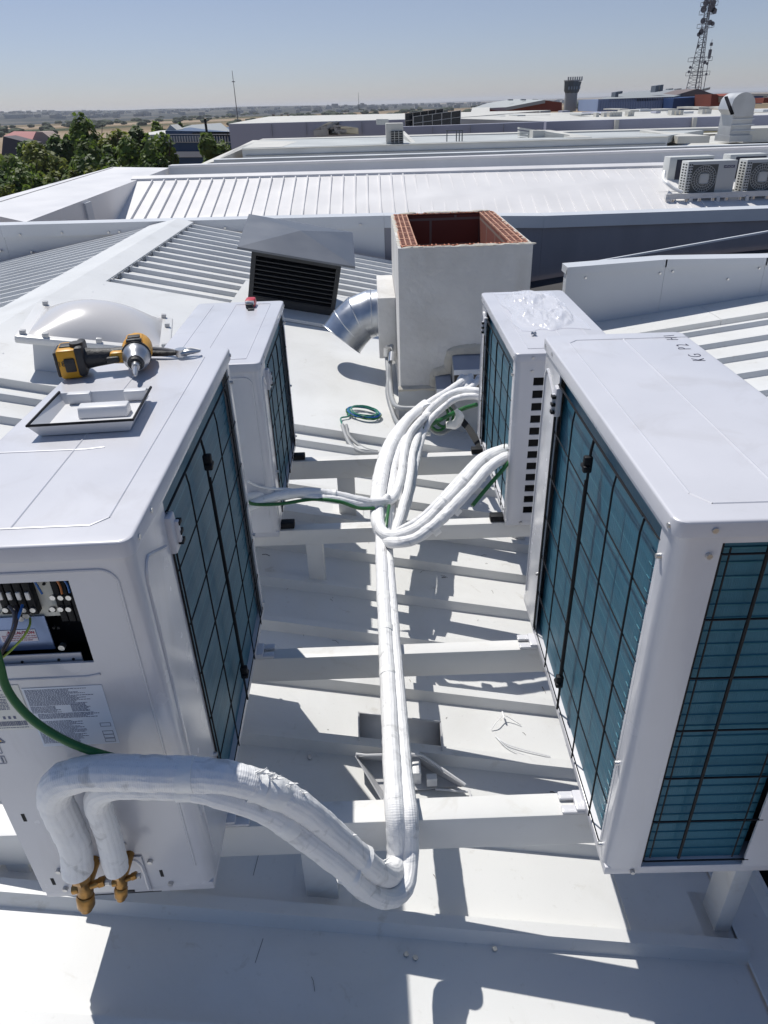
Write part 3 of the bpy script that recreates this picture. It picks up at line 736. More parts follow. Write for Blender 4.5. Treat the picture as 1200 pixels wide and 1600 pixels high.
# brass service valves with copper stubs
def valve(x, z, s):
    v = nL1()
    yb = .868
    c = Vector((x, yb + .052, z))
    v.cyl((x, yb, z), (x, yb + .050, z), .014 * s, 16)
    v.tube([(x, yb + .052, z + .050 * s), (x, yb + .052, z + .030 * s), (x, yb + .052, z + .022 * s), (x, yb + .052, z - .006 * s), (x + .002, yb + .053, z - .016 * s), (x + .003, yb + .054, z - .024 * s)], [.0150 * s, .0150 * s, .0125 * s, .0155 * s, .0165 * s, .0150 * s], 18)
    v.tube([(x, yb + .052, z + .048 * s), (x, yb + .052, z + .045 * s), (x, yb + .052, z + .026 * s), (x, yb + .052, z + .023 * s)], [.0175 * s, .0195 * s, .0195 * s, .0175 * s], 6)
    v.tube([(x + .003, yb + .055, z - .024 * s), (x + .0035, yb + .056, z - .027 * s), (x + .005, yb + .060, z - .050 * s), (x + .0055, yb + .061, z - .054 * s)], [.0165 * s, .0185 * s, .0180 * s, .0155 * s], 18)
    v.tube([(x + .0055, yb + .061, z - .053 * s), (x + .006, yb + .0625, z - .062 * s)], [.0135 * s, .0120 * s], 14)
    v.tube([(x - .012 * s, yb + .051, z + .002), (x - .030 * s, yb + .048, z + .004)], .0085 * s, 12)
    v.tube([(x - .028 * s, yb + .048, z + .004), (x - .030 * s, yb + .048, z + .004), (x - .040 * s, yb + .046, z + .005), (x - .042 * s, yb + .046, z + .005)], [.0095 * s, .0115 * s, .0115 * s, .0095 * s], 6)
    v.tube([(x + .012 * s, yb + .052, z - .004), (x + .026 * s, yb + .052, z - .006), (x + .028 * s, yb + .052, z - .006)], [.0105 * s, .0105 * s, .008 * s], 12)
    v = v.build('service_valve', BRASS, L1)
    n_ = nL1(); n_.cyl((x - .040 * s, yb + .046, z + .002), (x - .052 * s, yb + .046, z + .002), .008 * s, 10); n_.build('valve_port', SCREW, v)
    k = nL1(); k.cyl((x, yb + .052, z + .05 * s), (x, yb + .052, z + .085 * s), .0085 * s, 10); k.build('copper_stub', COPPER, v)
valve(.205, .112, .84); valve(.138, .124, .62)
# wires leaving the box
def wirepx(pts, r, name, m):
    q = nL1(); q.tube([(SPX(px, py, d)[0], .868 + d, SPX(px, py, d)[1]) for px, py, d in pts], r, 8, smooth=7); q.build(name, m, L1)
wirepx([(35, 945, -.006), (31, 958, .006), (22, 980, .015), (10, 1003, .018), (-4, 1028, .018)], .0021, 'blue_wire', BLUEW)
wirepx([(24, 947, -.006), (27, 962, .008), (22, 985, .018), (12, 1006, .020), (-4, 1031, .020)], .0024, 'dark_wire', BROWN)
wirepx([(14, 947, -.006), (22, 960, .006), (19, 985, .016), (8, 1008, .019), (-5, 1029, .019)], .0022, 'dark_wire', mat('grey_wire', (.12, .11, .12), .4))
wirepx([(47, 966, -.018), (46, 978, .0), (36, 996, .012), (18, 1015, .018), (-2, 1033, .020)], .0018, 'earth_wire', YG)

# ================================================================== cables and insulated pipes
mb = MB()
mb.tube([PY(-12, 1000, .775), PY(0, 1040, .765), PY(8, 1070, .757), PY(24, 1097, .75), PY(50, 1124, .745), PY(85, 1148, .742), PY(125, 1167, .742), PY(165, 1180, .742), PY(205, 1190, .745), PY(250, 1196, .75)], .0062, 12, smooth=6)
tag(mb.build('power_cable', GREEN, None), 'thick green power cable drooping from the open terminal box', 'cable')

def pipes(label, specs, tapes, cat='insulated pipe', cables=(), group='white insulated pipe runs'):
    t = empty('insulated_pipe_run', specs[0][0][len(specs[0][0]) // 2], label, cat, group)
    for i, (pts, r) in enumerate(specs):
        MB().tube(pts, r, 26, smooth=16, wob=.05 if r is RA1 or r is RA2 else .10, seed=i * 7.3, rip=.05).build('pipe', WRAP, t, ang=60)
        rr_ = random.Random(i * 11 + len(specs)); pv_ = [Vector(p) for p in pts]
        for k in range(3, len(pv_) - 2):
            if rr_.random() > .5: continue
            a, b = pv_[k], pv_[k + 1]; d = (b - a); L_ = min(d.length * .45, rr_.uniform(.012, .035)) / max(d.length, 1e-6); c = .5 + rr_.uniform(-.1, .1)
            rq = (r[k] if isinstance(r, list) else r)
            if d.length < .03 or (pv_[k + 1] - pv_[k]).angle(pv_[k + 2] - pv_[k + 1]) > .35 or (pv_[k] - pv_[k - 1]).angle(d) > .35: continue
            P0, P3 = pv_[k - 1], pv_[k + 2]
            cr = lambda t: .5 * ((2 * a) + (b - P0) * t + (2 * P0 - 5 * a + 4 * b - P3) * t * t + (3 * a - P0 - 3 * b + P3) * t ** 3)
            MB().tube([cr(c - L_), cr(c - L_ * .3), cr(c + L_ * .3), cr(c + L_)], [rq * 1.0, rq * 1.055, rq * 1.05, rq * 1.0], 22, smooth=5, wob=.04, seed=k, rip=.06).build('tape_wrap', TAPE, t, ang=60)
    for pts, r, m in cables:
        MB().tube(pts, r, 10, smooth=8).build('cable', m, t)
    for c, d, r in tapes:
        c = Vector(c); d = Vector(d).normalized() * .012
        q = MB(); q.tube([c - d, c - d * .5, c + d * .5, c + d], r, 18, wob=.03); q.build('tape_band', TAPE, t)
    return t
A1 = [LF(.205, .163, .053), PY(117, 1318, .748), PY(99, 1278, .742), PY(86, 1247, .734), PY(94, 1222, .725), PY(125, 1210, .72), PY(175, 1207, .715), PY(235, 1208, .71), PY(292, 1210, .71), PY(350, 1214, .71), PY(402, 1228, .715),
      PY(450, 1248, .725), PY(495, 1280, .74), PY(555, 1333, .765), PY(590, 1362, .80), PY(613, 1366, .85), PY(620, 1335, .90), PZ(617, 1272, .022), PZ(614, 1215, .024), PZ(608, 1100, .022), PZ(603, 1000, .022), PZ(598, 900, .022), PZ(596, 850, .024), PZ(598, 790, .03), PZ(604, 740, .035), PZ(616, 690, .03), PZ(640, 655, .03), PY(668, 632, 3.12), PY(700, 612, 3.3), PY(728, 592, 3.55)]
A2 = [LF(.139, .160, .052), PY(171, 1312, .748), PY(159, 1275, .742), PY(152, 1250, .736), PY(163, 1233, .722), PY(195, 1227, .715), PY(290, 1230, .708), PY(340, 1240, .705), PY(417, 1268, .712),
      PY(474, 1308, .722), PY(532, 1353, .74), PY(570, 1390, .77), PY(606, 1404, .80), PY(634, 1384, .84), PY(641, 1330, .90), PZ(640, 1272, .018), PZ(633, 1215, .014), PZ(624, 1100, .014), PZ(616, 1000, .014), PZ(609, 900, .014), PZ(606, 850, .016), PZ(612, 790, .02), PZ(620, 740, .025), PZ(630, 695, .025), PZ(652, 662, .03), PY(686, 634, 3.2), PY(718, 612, 3.4), PY(738, 596, 3.55)]
RA1 = [.0262] * 8 + [.0255, .0248, .0240, .0235, .0230, .0225, .0220, .0215] + [.0212] * 4 + [.0205] * 3 + [.0198] * 7
RA2 = [.0205] * 6 + [.0205, .0202, .020, .0198, .0195, .0193, .019, .0185, .018] + [.0178] * 3 + [.0172] * 3 + [.0165] * 7
tagA = pipes('long white insulated pipe pair looping from the brass valves and away over the beams', [(A1, RA1), (A2, RA2)],
      [(PY(292, 1210, .71), (1, 0, 0), .0268), (PY(290, 1230, .708), (1, 0, 0), .0213), (PZ(615, 1235, .022), (0, 1, 0), .0222), (PY(564, 1340, .77), (1, 0, -.8), .0236), (PY(545, 1365, .748), (1, 0, -.8), .0205), (PZ(603, 985, .022), (0, 1, 0), .0218), (PY(402, 1228, .715), (1, .1, -.4), .0252)])
# frayed ends of foam tape on the loop
fr = MB(); rnd = random.Random(5)
for px, py, Y in ((400, 1203, .71), (430, 1214, .715), (470, 1236, .73), (450, 1222, .72), (572, 1330, .77), (520, 1280, .75), (545, 1300, .76), (596, 1342, .80), (412, 1203, .71), (422, 1207, .71)):
    for k in range(4):
        p = PY(px + rnd.uniform(-6, 6), py + rnd.uniform(2, 8), Y); q = p + Vector((rnd.uniform(.004, .014), -.002, rnd.uniform(.002, .012)))
        fr.tube([p, q], [.0018, .0004], 4)
fr.build('frayed_edge', TAPE, tagA)
zb = .055
B1 = [PY(850, 706, 2.30), PY(822, 702, 2.25), PY(790, 704, 2.2), PY(757, 718, 2.15), PY(725, 752, 2.08), PY(695, 785, 2.02), PY(665, 815, 1.98), PY(638, 832, 1.95), PY(612, 838, 1.95), PZ(596, 828, .05), PZ(592, 800, .055), PZ(596, 760, .06), PZ(606, 715, .065), PZ(622, 680, .07), PZ(645, 650, .075), PY(680, 625, 3.25), PY(712, 606, 3.4), PY(722, 590, 3.6)]
B2 = [PY(850, 713, 2.27), PY(822, 710, 2.21), PY(793, 714, 2.15), PY(766, 729, 2.09), PY(738, 760, 2.03), PY(708, 792, 1.97), PY(677, 822, 1.92), PY(648, 842, 1.90), PY(618, 848, 1.90), PZ(598, 842, .02), PZ(588, 815, .05), PZ(586, 780, .05), PZ(592, 735, .055), PZ(606, 695, .06), PZ(632, 658, .06), PY(664, 630, 3.2)]
B3 = [(PY(850, 702, 2.34)), PY(820, 697, 2.29), PY(787, 699, 2.23), PY(751, 714, 2.17), PY(718, 747, 2.10), PY(687, 781, 2.04), PY(657, 810, 2.0), PY(630, 825, 2.0), PY(612, 834, 1.97)]
GB = [PY(850, 722, 2.25), PY(826, 713, 2.2), PY(805, 713, 2.14), PY(782, 738, 2.09), PY(756, 768, 2.04), PY(738, 790, 2.0)]
pipes('white insulated pipes with a green cable curving up to the rear of the right condenser', [(B1, .0195), (B2, .0185), (B3, .011)],
      [(PY(790, 704, 2.2), (1, .3, .0), .0203), (PY(725, 752, 2.08), (1, .4, 1), .0203), (PY(695, 785, 2.02), (1, .3, 1), .0203), (PY(712, 797, 1.98), (1, .4, 1), .0193), (PY(680, 828, 1.93), (1, .3, .7), .0193)],
      cables=[(GB, .007, GREEN), ([PZ(600, 842, .03), PZ(604, 815, .055), PZ(608, 790, .06)], .006, GREEN)])
C1 = [PY(385, 792, 2.02), PY(410, 783, 2.06), PY(440, 774, 2.08), PY(480, 770, 2.10), PY(520, 773, 2.12), PY(560, 782, 2.13), PY(590, 786, 2.15), PY(612, 780, 2.22), PZ(622, 762, .06), PZ(628, 735, .06), PZ(632, 705, .06), PZ(640, 680, .07), PZ(660, 655, .07), PY(690, 634, 3.2)]
C2 = [PY(380, 778, 2.03), PY(410, 772, 2.08), PY(445, 768, 2.11), PY(485, 776, 2.09), PY(525, 781, 2.10), PY(565, 789, 2.12), PY(592, 790, 2.15), PY(606, 776, 2.2)]
GC = [PY(385, 783, 1.99), PY(400, 788, 2.03), PY(440, 787, 2.06), PY(490, 780, 2.08), PY(530, 784, 2.08), PY(560, 794, 2.10), PY(585, 794, 2.12)]
pipes('thin white insulated pipes branching left to the small left condenser', [(C1, .017), (C2, .013)],
      [(PY(520, 773, 2.12), (1, 0, 0), .0182)], cables=[(GC, .006, GREEN), ([PY(388, 752, 2.03), PY(405, 760, 2.06), PY(430, 764, 2.08), PY(450, 765, 2.10)], .004, TAPE)])
D1 = [PY(760, 618, 3.0), PY(742, 611, 3.0), PY(715, 612, 3.05), PY(690, 625, 3.05), PY(668, 645, 3.0), PY(658, 665, 2.92), PZ(650, 690, .05), PZ(644, 712, .045), PZ(640, 745, .045), PZ(634, 775, .04), PZ(626, 805, .03), PZ(616, 835, .015)]
D2 = [PY(760, 626, 3.0), PY(742, 619, 2.98), PY(715, 622, 3.0), PY(696, 634, 3.0), PY(676, 652, 2.95), PY(664, 672, 2.88), PZ(655, 700, .03), PZ(648, 735, .02), PZ(640, 775, .015), PZ(628, 815, .01)]
pipes('white insulated pipes arching from the small right condenser toward the chimney', [(D1, .0175), (D2, .0145)], [(PY(655, 670, 2.9), (-.3, -1, -.1),   .0185)],
      cables=[([PY(745, 632, 3.05), PY(720, 640, 3.1), PY(690, 655, 3.0), PY(665, 668, 2.9), PY(650, 680, 2.8), PY(645, 700, 2.75)], .010, GREEN)])
E1 = [PY(735, 588, 3.62), PY(728, 600, 3.5), PY(700, 615, 3.38), PY(672, 634, 3.22), PY(648, 655, 3.05), PZ(630, 685, .05), PZ(618, 720, .045), PZ(612, 760, .04), PZ(604, 800, .03), PZ(602, 840, .03)]
E2 = [PY(748, 590, 3.62), PY(742, 600, 3.5), PY(722, 615, 3.4), PY(700, 632, 3.3), PY(676, 650, 3.1), PZ(655, 668, .04), PZ(646, 700, .03)]
pipes('pair of white insulated pipes coming out of the sheet-metal hood on the chimney', [(E1, .0185), (E2, .016)], [(PY(700, 615, 3.38), (-1, -.4, -.3), .0195)])
# coiled cable with white tie hanging under the bundle
cc = empty('cable_coil', PY(690, 650, 3.1), 'dark cable coil with a loose white wrap ring under the pipes by the chimney', 'cable coil')
mb = MB()
for k in range(4):
    c = PY(690, 650, 3.12 + .012 * k); mb.ring(c, (.55, -1, .25), .085 - .009 * (k % 2), .008, 28, 7)
mb.build('cable_loop', CONDUIT, cc)
mb = MB(); mb.ring(PY(686, 652, 3.08), (.9, -1, .3), .062, .007, 24, 7); mb.ring(PY(694, 650, 3.1), (.5, -1, .4), .05, .007, 24, 7); mb.build('cable_loop', GREEN, cc)
mb = MB(); c = PY(682, 655, 3.04)
mb.tube([c + Vector((-.035 + .01 * math.cos(a), 0, .0)) + Vector((.03 * math.cos(a), 0, .075 * math.sin(a))) for a in [R(x) for x in range(60, 300, 20)]], .010, 8)
mb.tube([PY(697, 664, 3.03), PY(712, 662, 3.03), PY(718, 650, 3.03), PY(712, 640, 3.04)], [.016, .024, .02, .01], 10, smooth=5, wob=.2); mb.build('loose_wrap', TAPE, cc)
mb = MB(); mb.loft([[PY(712, 655, 3.35), PY(722, 650, 3.4)], [PY(728, 672, 3.2), PY(738, 668, 3.22)], [PY(748, 705, 2.95), PY(752, 690, 3.0)]])
tag(mb.build('rubber_strip', BLACK, None), 'black rubber strip lying in shade beside the small right condenser', 'strip')

# grey conduits on the chimney side
cd = empty('conduit_run', PY(612, 600, 4.0), 'pair of grey flexible conduits dropping down beside the chimney', 'conduit')
MB().tube([PY(606, 540, 4.25), PY(605, 560, 4.2), PY(607, 590, 4.05), PY(606, 615, 3.95), PY(614, 645, 3.8), PY(626, 668, 3.6), PY(640, 690, 3.45)], .0145, 12, smooth=8).build('conduit', CONDUIT, cd)
MB().tube([PY(612, 540, 4.25), PY(609, 570, 4.1), PY(610, 600, 4.0), PY(612, 620, 3.85), PY(620, 635, 3.7), PY(640, 638, 3.66), PY(665, 636, 3.64), PY(700, 630, 3.62)], .0135, 12, smooth=8).build('conduit', CONDUIT, cd)
MB().cyl(PY(605, 543, 4.2), PY(605, 556, 4.2), .022).build('fitting', SCREW, cd); MB().cyl(PY(613, 552, 4.15), PY(612, 566, 4.1), .022).build('fitting', SCREW, cd)

# coil of wire on the flat sheet
wc = empty('wire_coil', PR(568, 645, .05), 'small coil of green and blue wire on the flat white sheet', 'wire coil')
c = PR(568, 646, .06); nrm = Vector((SL, 0, 1)).normalized()
u_ = Vector((1, 0, -SL)).normalized()
for m_, k0 in ((GREEN, 0), (BLUEW, 1), (mat('teal_wire', (.03, .2, .14), .4), 2)):
    mb = MB()
    pts = []
    for i in range(60):
        a = 2 * math.pi * i / 20 + k0; rr = .095 - .008 * k0 + .008 * math.sin(i * .7 + k0)
        pts.append(c + u_ * rr * math.cos(a) + Vector((0, .085 / .095 * rr * math.sin(a), 0)) + nrm * (.004 + .006 * k0 + .003 * math.sin(i * .4)))
    mb.tube(pts, .003, 6, smooth=2)
    mb.build('wire_loop', m_, wc)
MB().tube([c + u_ * -.09 + nrm * .01, PR(545, 650, .06), PR(533, 653, .06), PR(534, 662, .06), PR(538, 668, .06)], .0045, 6, smooth=6).build('wire_tail', mat('teal_wire', (.03, .2, .14)), wc)
MB().tube([PR(535, 664, .06), PR(541, 682, .04), PR(550, 697, .03), PR(568, 707, .03), PR(590, 709, .03), PR(600, 712, .03)], .011, 8, smooth=6).build('grey_cable', CONDUIT, wc)
MB().tube([PR(541, 664, .06), PR(545, 680, .04), PR(556, 692, .03), PR(572, 702, .03), PR(590, 706, .03)], .009, 8, smooth=6).build('grey_cable', CONDUIT, wc)
# zip tie with wires on the roof
mb = MB()
mb.tube([PR(768, 1140, .004), PR(776, 1128, .02), PR(787, 1118, .02), PR(800, 1124, .012), PR(814, 1133, .004)], .0016, 5, smooth=5)
mb.tube([PR(785, 1112, .02), PR(788, 1122, .02)], .003, 5)
tag(mb.build('cable_tie', TAPE, None), 'white cable tie lying on the roof right of the pipes', 'cable tie')
mb = MB(); mb.tube([PR(776, 1152, .004), PR(792, 1163, .006), PR(820, 1172, .006), PR(860, 1182, .004)], .0018, 5, smooth=5); mb.tube([PR(774, 1150, .004), PR(790, 1166, .006), PR(815, 1178, .006), PR(848, 1186, .004)], .0016, 5, smooth=5)
tag(mb.build('wire_offcut', mat('pale_wire', (.62, .63, .66), .4), None), 'pale wire offcuts lying in shade on the roof near the cable tie', 'wire')
for i, (a, b) in enumerate((((902, 1510), (912, 1500)), ((846, 1423), (852, 1412)), ((1071, 1443), (1074, 1430)))):
    pass

p = PR(850, 1048, .0); mb = MB(); g = bmesh.ops.create_icosphere(mb.bm, subdivisions=2, radius=.007)
for vv in g['verts']: vv.co = p + Vector((vv.co.x * 1.4, vv.co.y, vv.co.z * .5 + .002)) * (1 + .3 * noise.noise(vv.co * 200))
tag(mb.build('rust_chip', mat('rust', (.30, .10, .04), .9), None), 'small rusty chip on the roof beside the right condenser, past the second beam', 'debris')
# ================================================================== grey plastic valve cover lying on the roof
vc = empty('valve_cover', PR(640, 1215, .0), 'pair of grey plastic pipe covers lying on the roof under the pipes', 'plastic cover')
# half-round shell
rows = []
x0, x1 = PR(568, 1180, .03), PR(694, 1200, .03)
for i in range(13):
    a = R(-5 + 115 * i / 12)
    yy = 1.375 + .085 * math.sin(a); zz = .004 + .06 * (1 - math.cos(a))
    rows.append([(x, yy, rz(x) + zz) for x in (-.088, -.03, .05, .150)])
mb = MB(); mb.loft(rows)
o = mb.build('curved_shell', GREYP, vc); md = o.modifiers.new('s', 'SOLIDIFY'); md.thickness = .004
for xx in (-.090, .150):
    mb = MB(); pts = [(xx, 1.375 + .085 * math.sin(R(-5 + 115 * i / 12)), rz(xx) + .004 + .06 * (1 - math.cos(R(-5 + 115 * i / 12)))) for i in range(13)] + [(xx, 1.36, rz(xx) + .16), (xx, 1.345, rz(xx) + .03)]
    mb.quad(*pts[:13], (xx, 1.40, rz(xx) + .06)) if xx > 0 else mb.quad(*pts[:13], (xx, 1.40, rz(xx) + .05))
    o = mb.build('shell_flange', GREYP, vc, smooth=False); md = o.modifiers.new('s', 'SOLIDIFY'); md.thickness = .004
# tray with sloping cheeks
def VP(px, py, h): return PR(px, py, h)
mb = MB()
a, b, c_, d_ = VP(556, 1180, .07), VP(640, 1178, .07), VP(737, 1242, .03), VP(598, 1250, .03)
e_, f_, g_, h_ = VP(566, 1186, .02), VP(652, 1190, .02), VP(720, 1228, .01), VP(600, 1238, .01)
mb.quad(e_, f_, g_, h_); mb.quad(a, b, f_, e_); mb.quad(b, VP(655, 1180, .07), VP(727, 1226, .04), g_, f_); mb.quad(a, e_, h_, d_)
o = mb.build('tray', GREYP, vc, smooth=False); md = o.modifiers.new('s', 'SOLIDIFY'); md.thickness = .004
mb = MB()
for p, q in ((VP(680, 1233, .012), VP(731, 1237, .012)), (VP(675, 1247, .008), VP(735, 1249, .008)), (VP(733, 1234, .012), VP(736, 1248, .008))): mb.tube([p, q], .0035, 6)
mb.tube([VP(556, 1178, .075), VP(572, 1180, .08), VP(640, 1178, .08), VP(660, 1180, .08), VP(727, 1226, .05)], .0035, 6)
p = VP(650, 1195, .03); mb.box((p.x - .012, p.y - .05, p.z - .02), (p.x + .012, p.y + .03, p.z + .025), .003)
p = VP(673, 1216, .03); mb.box((p.x - .012, p.y - .02, p.z - .01), (p.x + .016, p.y + .0, p.z + .02), .002)
mb.build('moulded_rib', mat('grey_plastic_light', (.62, .62, .63), .3), vc)

# ================================================================== things on the left lid
def tl(x, y, z=.795): return Vector((x, y, z))
# terminal cover tray (upside down, rubber gasket)
tr = empty('terminal_cover', (-.55, 1.27, .797), 'upturned grey terminal cover tray with a black gasket on the left lid', 'cover')
zb_, zt_ = .7965, .816
bl, br, fr_, fl = PZ(92, 664, zb_), PZ(195, 662, zb_), PZ(222, 622, zb_), PZ(108, 622, zb_)   # rough footprint
ol, orr, obr, obl = PZ(42, 667, zt_ + .004), PZ(208, 657, zt_ + .004), PZ(236, 606, zt_ + .004), PZ(90, 614, zt_ + .004)
top = [ol, orr, obr, obl]; cen = sum(top, Vector()) / 4
bot = [Vector((cen.x + (p.x - cen.x) * .86, cen.y + (p.y - cen.y) * .86, zb_)) for p in top]
def shrink(p, k, z=None): q = Vector((cen.x + (p.x - cen.x) * k, cen.y + (p.y - cen.y) * k, p.z if z is None else z)); return q
inn_t = [shrink(p, .965) for p in top]; inn_b = [shrink(p, .84, zb_ + .004) for p in top]
mb = MB(); mb.loft([bot, top, inn_t, inn_b], close=True); mb.quad(*bot[::-1]); mb.quad(*inn_b)
mb.build('tray', mat('cover_plastic', (.62, .62, .63), .4), tr, smooth=False, bev=0)
gk = [p + Vector((0, 0, .0015)) for p in (top[3] + (top[2] - top[3]) * .02, top[0], top[1], top[2])]
MB().tube(gk, .0026, 8).build('gasket', BLACK, tr)
mb = MB()
a = inn_b[3] + (inn_b[2] - inn_b[3]) * .32 + (inn_b[0] - inn_b[3]) * .35; b = inn_b[3] + (inn_b[2] - inn_b[3]) * .92 + (inn_b[0] - inn_b[3]) * .35
dx = (b - a); dy = (inn_b[0] - inn_b[3]).normalized() * .035
mb.hexa([a + dy, b + dy, b, a, a + dy * .8 + Vector((0, 0, .02)), b + dy * .8 + Vector((0, 0, .02)), b + dy * .15 + Vector((0, 0, .022)), a + dy * .15 + Vector((0, 0, .022))])
mb.build('inner_boss', mat('cover_plastic', (.62, .62, .63)), tr, bev=.003)
for t0 in (.12, .72):
    mb = MB()
    p = obl + (obr - obl) * t0; q = obl + (obr - obl) * (t0 + .24); iv = (orr - obr).normalized() * .018
    mb.hexa([p + Vector((0, 0, -.018)), q + Vector((0, 0, -.018)), q + iv + Vector((0, 0, -.018)), p + iv + Vector((0, 0, -.018)), p + Vector((0, 0, .002)), q + Vector((0, 0, .002)), q + iv + Vector((0, 0, .002)), p + iv + Vector((0, 0, .002))])
    mb.build('corner_boss', mat('cover_plastic', (.62, .62, .63)), tr, bev=.002)

# cordless impact driver
YEL = mat('driver_yellow', (.62, .30, .012), .4, bump=.05, bscale=80)
RUB = mat('driver_black', (.022, .022, .024), .55, bump=.2, bscale=150)
ZL = .795
dr = empty('impact_driver', (-.55, 1.53, ZL), 'yellow and black cordless impact driver lying on the left lid', 'power tool')
# frame: origin at battery, u along handle to the head, v towards camera
pb = PZ(113, 562, ZL + .035); ph = PZ(214, 552, ZL + .035)
u = (ph - pb); Lh = u.length; u.normalize(); v = Vector((u.y, -u.x, 0)).normalized()
if v.y > 0: v = -v
dm = frame_m(pb, u, -v if False else Vector((0, 0, 1)).cross(u)); DI = lambda: MB(dm)   # x along handle, y away, z up
k = DI(); k.box((-.026, -.030, -.034), (.020, .040, .030), .007); k.build('battery', YEL, dr)
k = DI(); k.box((-.032, -.026, -.030), (-.024, .036, .026), .004); k.box((.012, -.034, -.030), (.030, .044, .034), .006); k.box((-.012, -.0345, -.018), (.010, -.028, .012), .003); k.box((-.020, -.010, .028), (.008, .020, .033), .003); k.build('battery_shoe', RUB, dr)
k = DI(); k.tube([(.026, 0, 0), (.05, 0, .0), (.085, 0, 0), (.11, -.002, 0), (.125, -.004, 0)], [.024, .020, .017, .019, .024], 18, smooth=5); k.cyl((.016, -.004, .026), (.016, -.004, .038), .014, 16); k.build('handle', RUB, dr)
# head: axis points toward camera (front = -y)
hx = Lh
k = DI(); k.tube([(hx, .062, 0), (hx, .055, 0), (hx, .02, .002), (hx, -.018, .002)], [.024, .031, .033, .030], 22, smooth=4); k.box((hx - .02, -.02, .020), (hx + .018, .045, .034), .008)
k.box((hx - .055, -.026, -.012), (hx - .020, .010, .014), .007); k.build('motor_housing', YEL, dr)
k = DI(); k.tube([(hx, .072, 0), (hx, .060, 0)], [.022, .030], 20); k.box((hx - .014, .0, .0335), (hx + .012, .020, .0365), .001); k.box((hx - .016, -.018, .028), (hx + .016, -.006, .036), .002)
k.box((hx - .062, -.034, -.008), (hx - .035, -.022, .006), .004); k.tube([(hx, -.016, .001), (hx, -.022, .001)], [.0315, .0315], 22); k.build('rubber_trim', RUB, dr)
NOSE = mat('driver_nose', (.42, .43, .45), .35, metal=.8)
k = DI(); k.tube([(hx, -.020, 0), (hx, -.034, -.001), (hx, -.050, -.003), (hx, -.058, -.004)], [.030, .0285, .021, .019], 24, smooth=3); k.build('nose_cone', NOSE, dr)
k = DI(); k.tube([(hx, -.056, -.004), (hx, -.066, -.005)], [.0185, .014], 20); k.build('collar', RUB, dr)
k = DI(); k.tube([(hx, -.064, -.005), (hx, -.080, -.007)], [.0095, .0085], 14); k.tube([(hx, -.080, -.007), (hx, -.100, -.010), (hx, -.112, -.012), (hx, -.118, -.013)], [.0055, .0055, .0045, .0015], 8); k.build('bit', SCREW, dr)
mb = MB(); text_bm('18V', .016, dm @ frame_m((-.026, -.031, -.004), (1, 0, 0), (0, 0, 1)), mb, .0003); mb.build('battery_mark', RUB, dr)

# pliers behind the driver
pl = empty('pliers', PZ(270, 548, ZL), 'steel pliers with dark handles lying behind the impact driver', 'pliers')
a0, a1 = PZ(232, 549, ZL + .012), PZ(283, 551, ZL + .012); a2 = PZ(313, 548, ZL + .012)
for s_ in (-1, 1):
    MB().tube([a0 + Vector((-.03, .014 * s_, 0)), a0 + Vector((0, .016 * s_, 0)), (a0 + a1) / 2 + Vector((0, .012 * s_, 0)), a1 + Vector((-.006, .003 * s_, 0))], [.005, .007, .0065, .0045], 10, smooth=5).build('handle', RUB if s_ < 0 else mat('plier_grey', (.10, .10, .11), .4), pl)
MB().cyl(a1 + Vector((0, 0, -.008)), a1 + Vector((0, 0, .009)), .013, 14).build('pivot', SCREW, pl)
for s_ in (-1, 1):
    MB().tube([a1 + Vector((.002, .005 * s_, 0)), (a1 + a2) / 2 + Vector((0, .009 * s_, .002)), a2 + Vector((0, .002 * s_, 0))], [.009, .006, .003], 8, smooth=3).build('jaw', SCREW, pl)
# red and black clip tool on the small left unit
ZS = .625
p = PZ(391, 476, ZS + .01)
rc = empty('utility_knife', (p.x, p.y, ZS), 'small red and black cutter on the lid of the small left condenser', 'hand tool')
k = MB(); k.box((p.x - .019, p.y - .01, ZS + .001), (p.x + .019, p.y + .045, ZS + .030), .007); k.build('body', mat('tool_red', (.50, .03, .04), .35), rc)
k = MB(); k.box((p.x - .014, p.y - .028, ZS + .001), (p.x + .014, p.y - .011, ZS + .018), .003); k.box((p.x - .003, p.y - .055, ZS + .001), (p.x + .02, p.y - .035, ZS + .006), .001); k.build('head', RUB, rc)
k = MB(); k.box((p.x - .017, p.y - .012, ZS + .012), (p.x + .017, p.y - .004, ZS + .026), .002); k.build('ferrule', TAPE, rc)

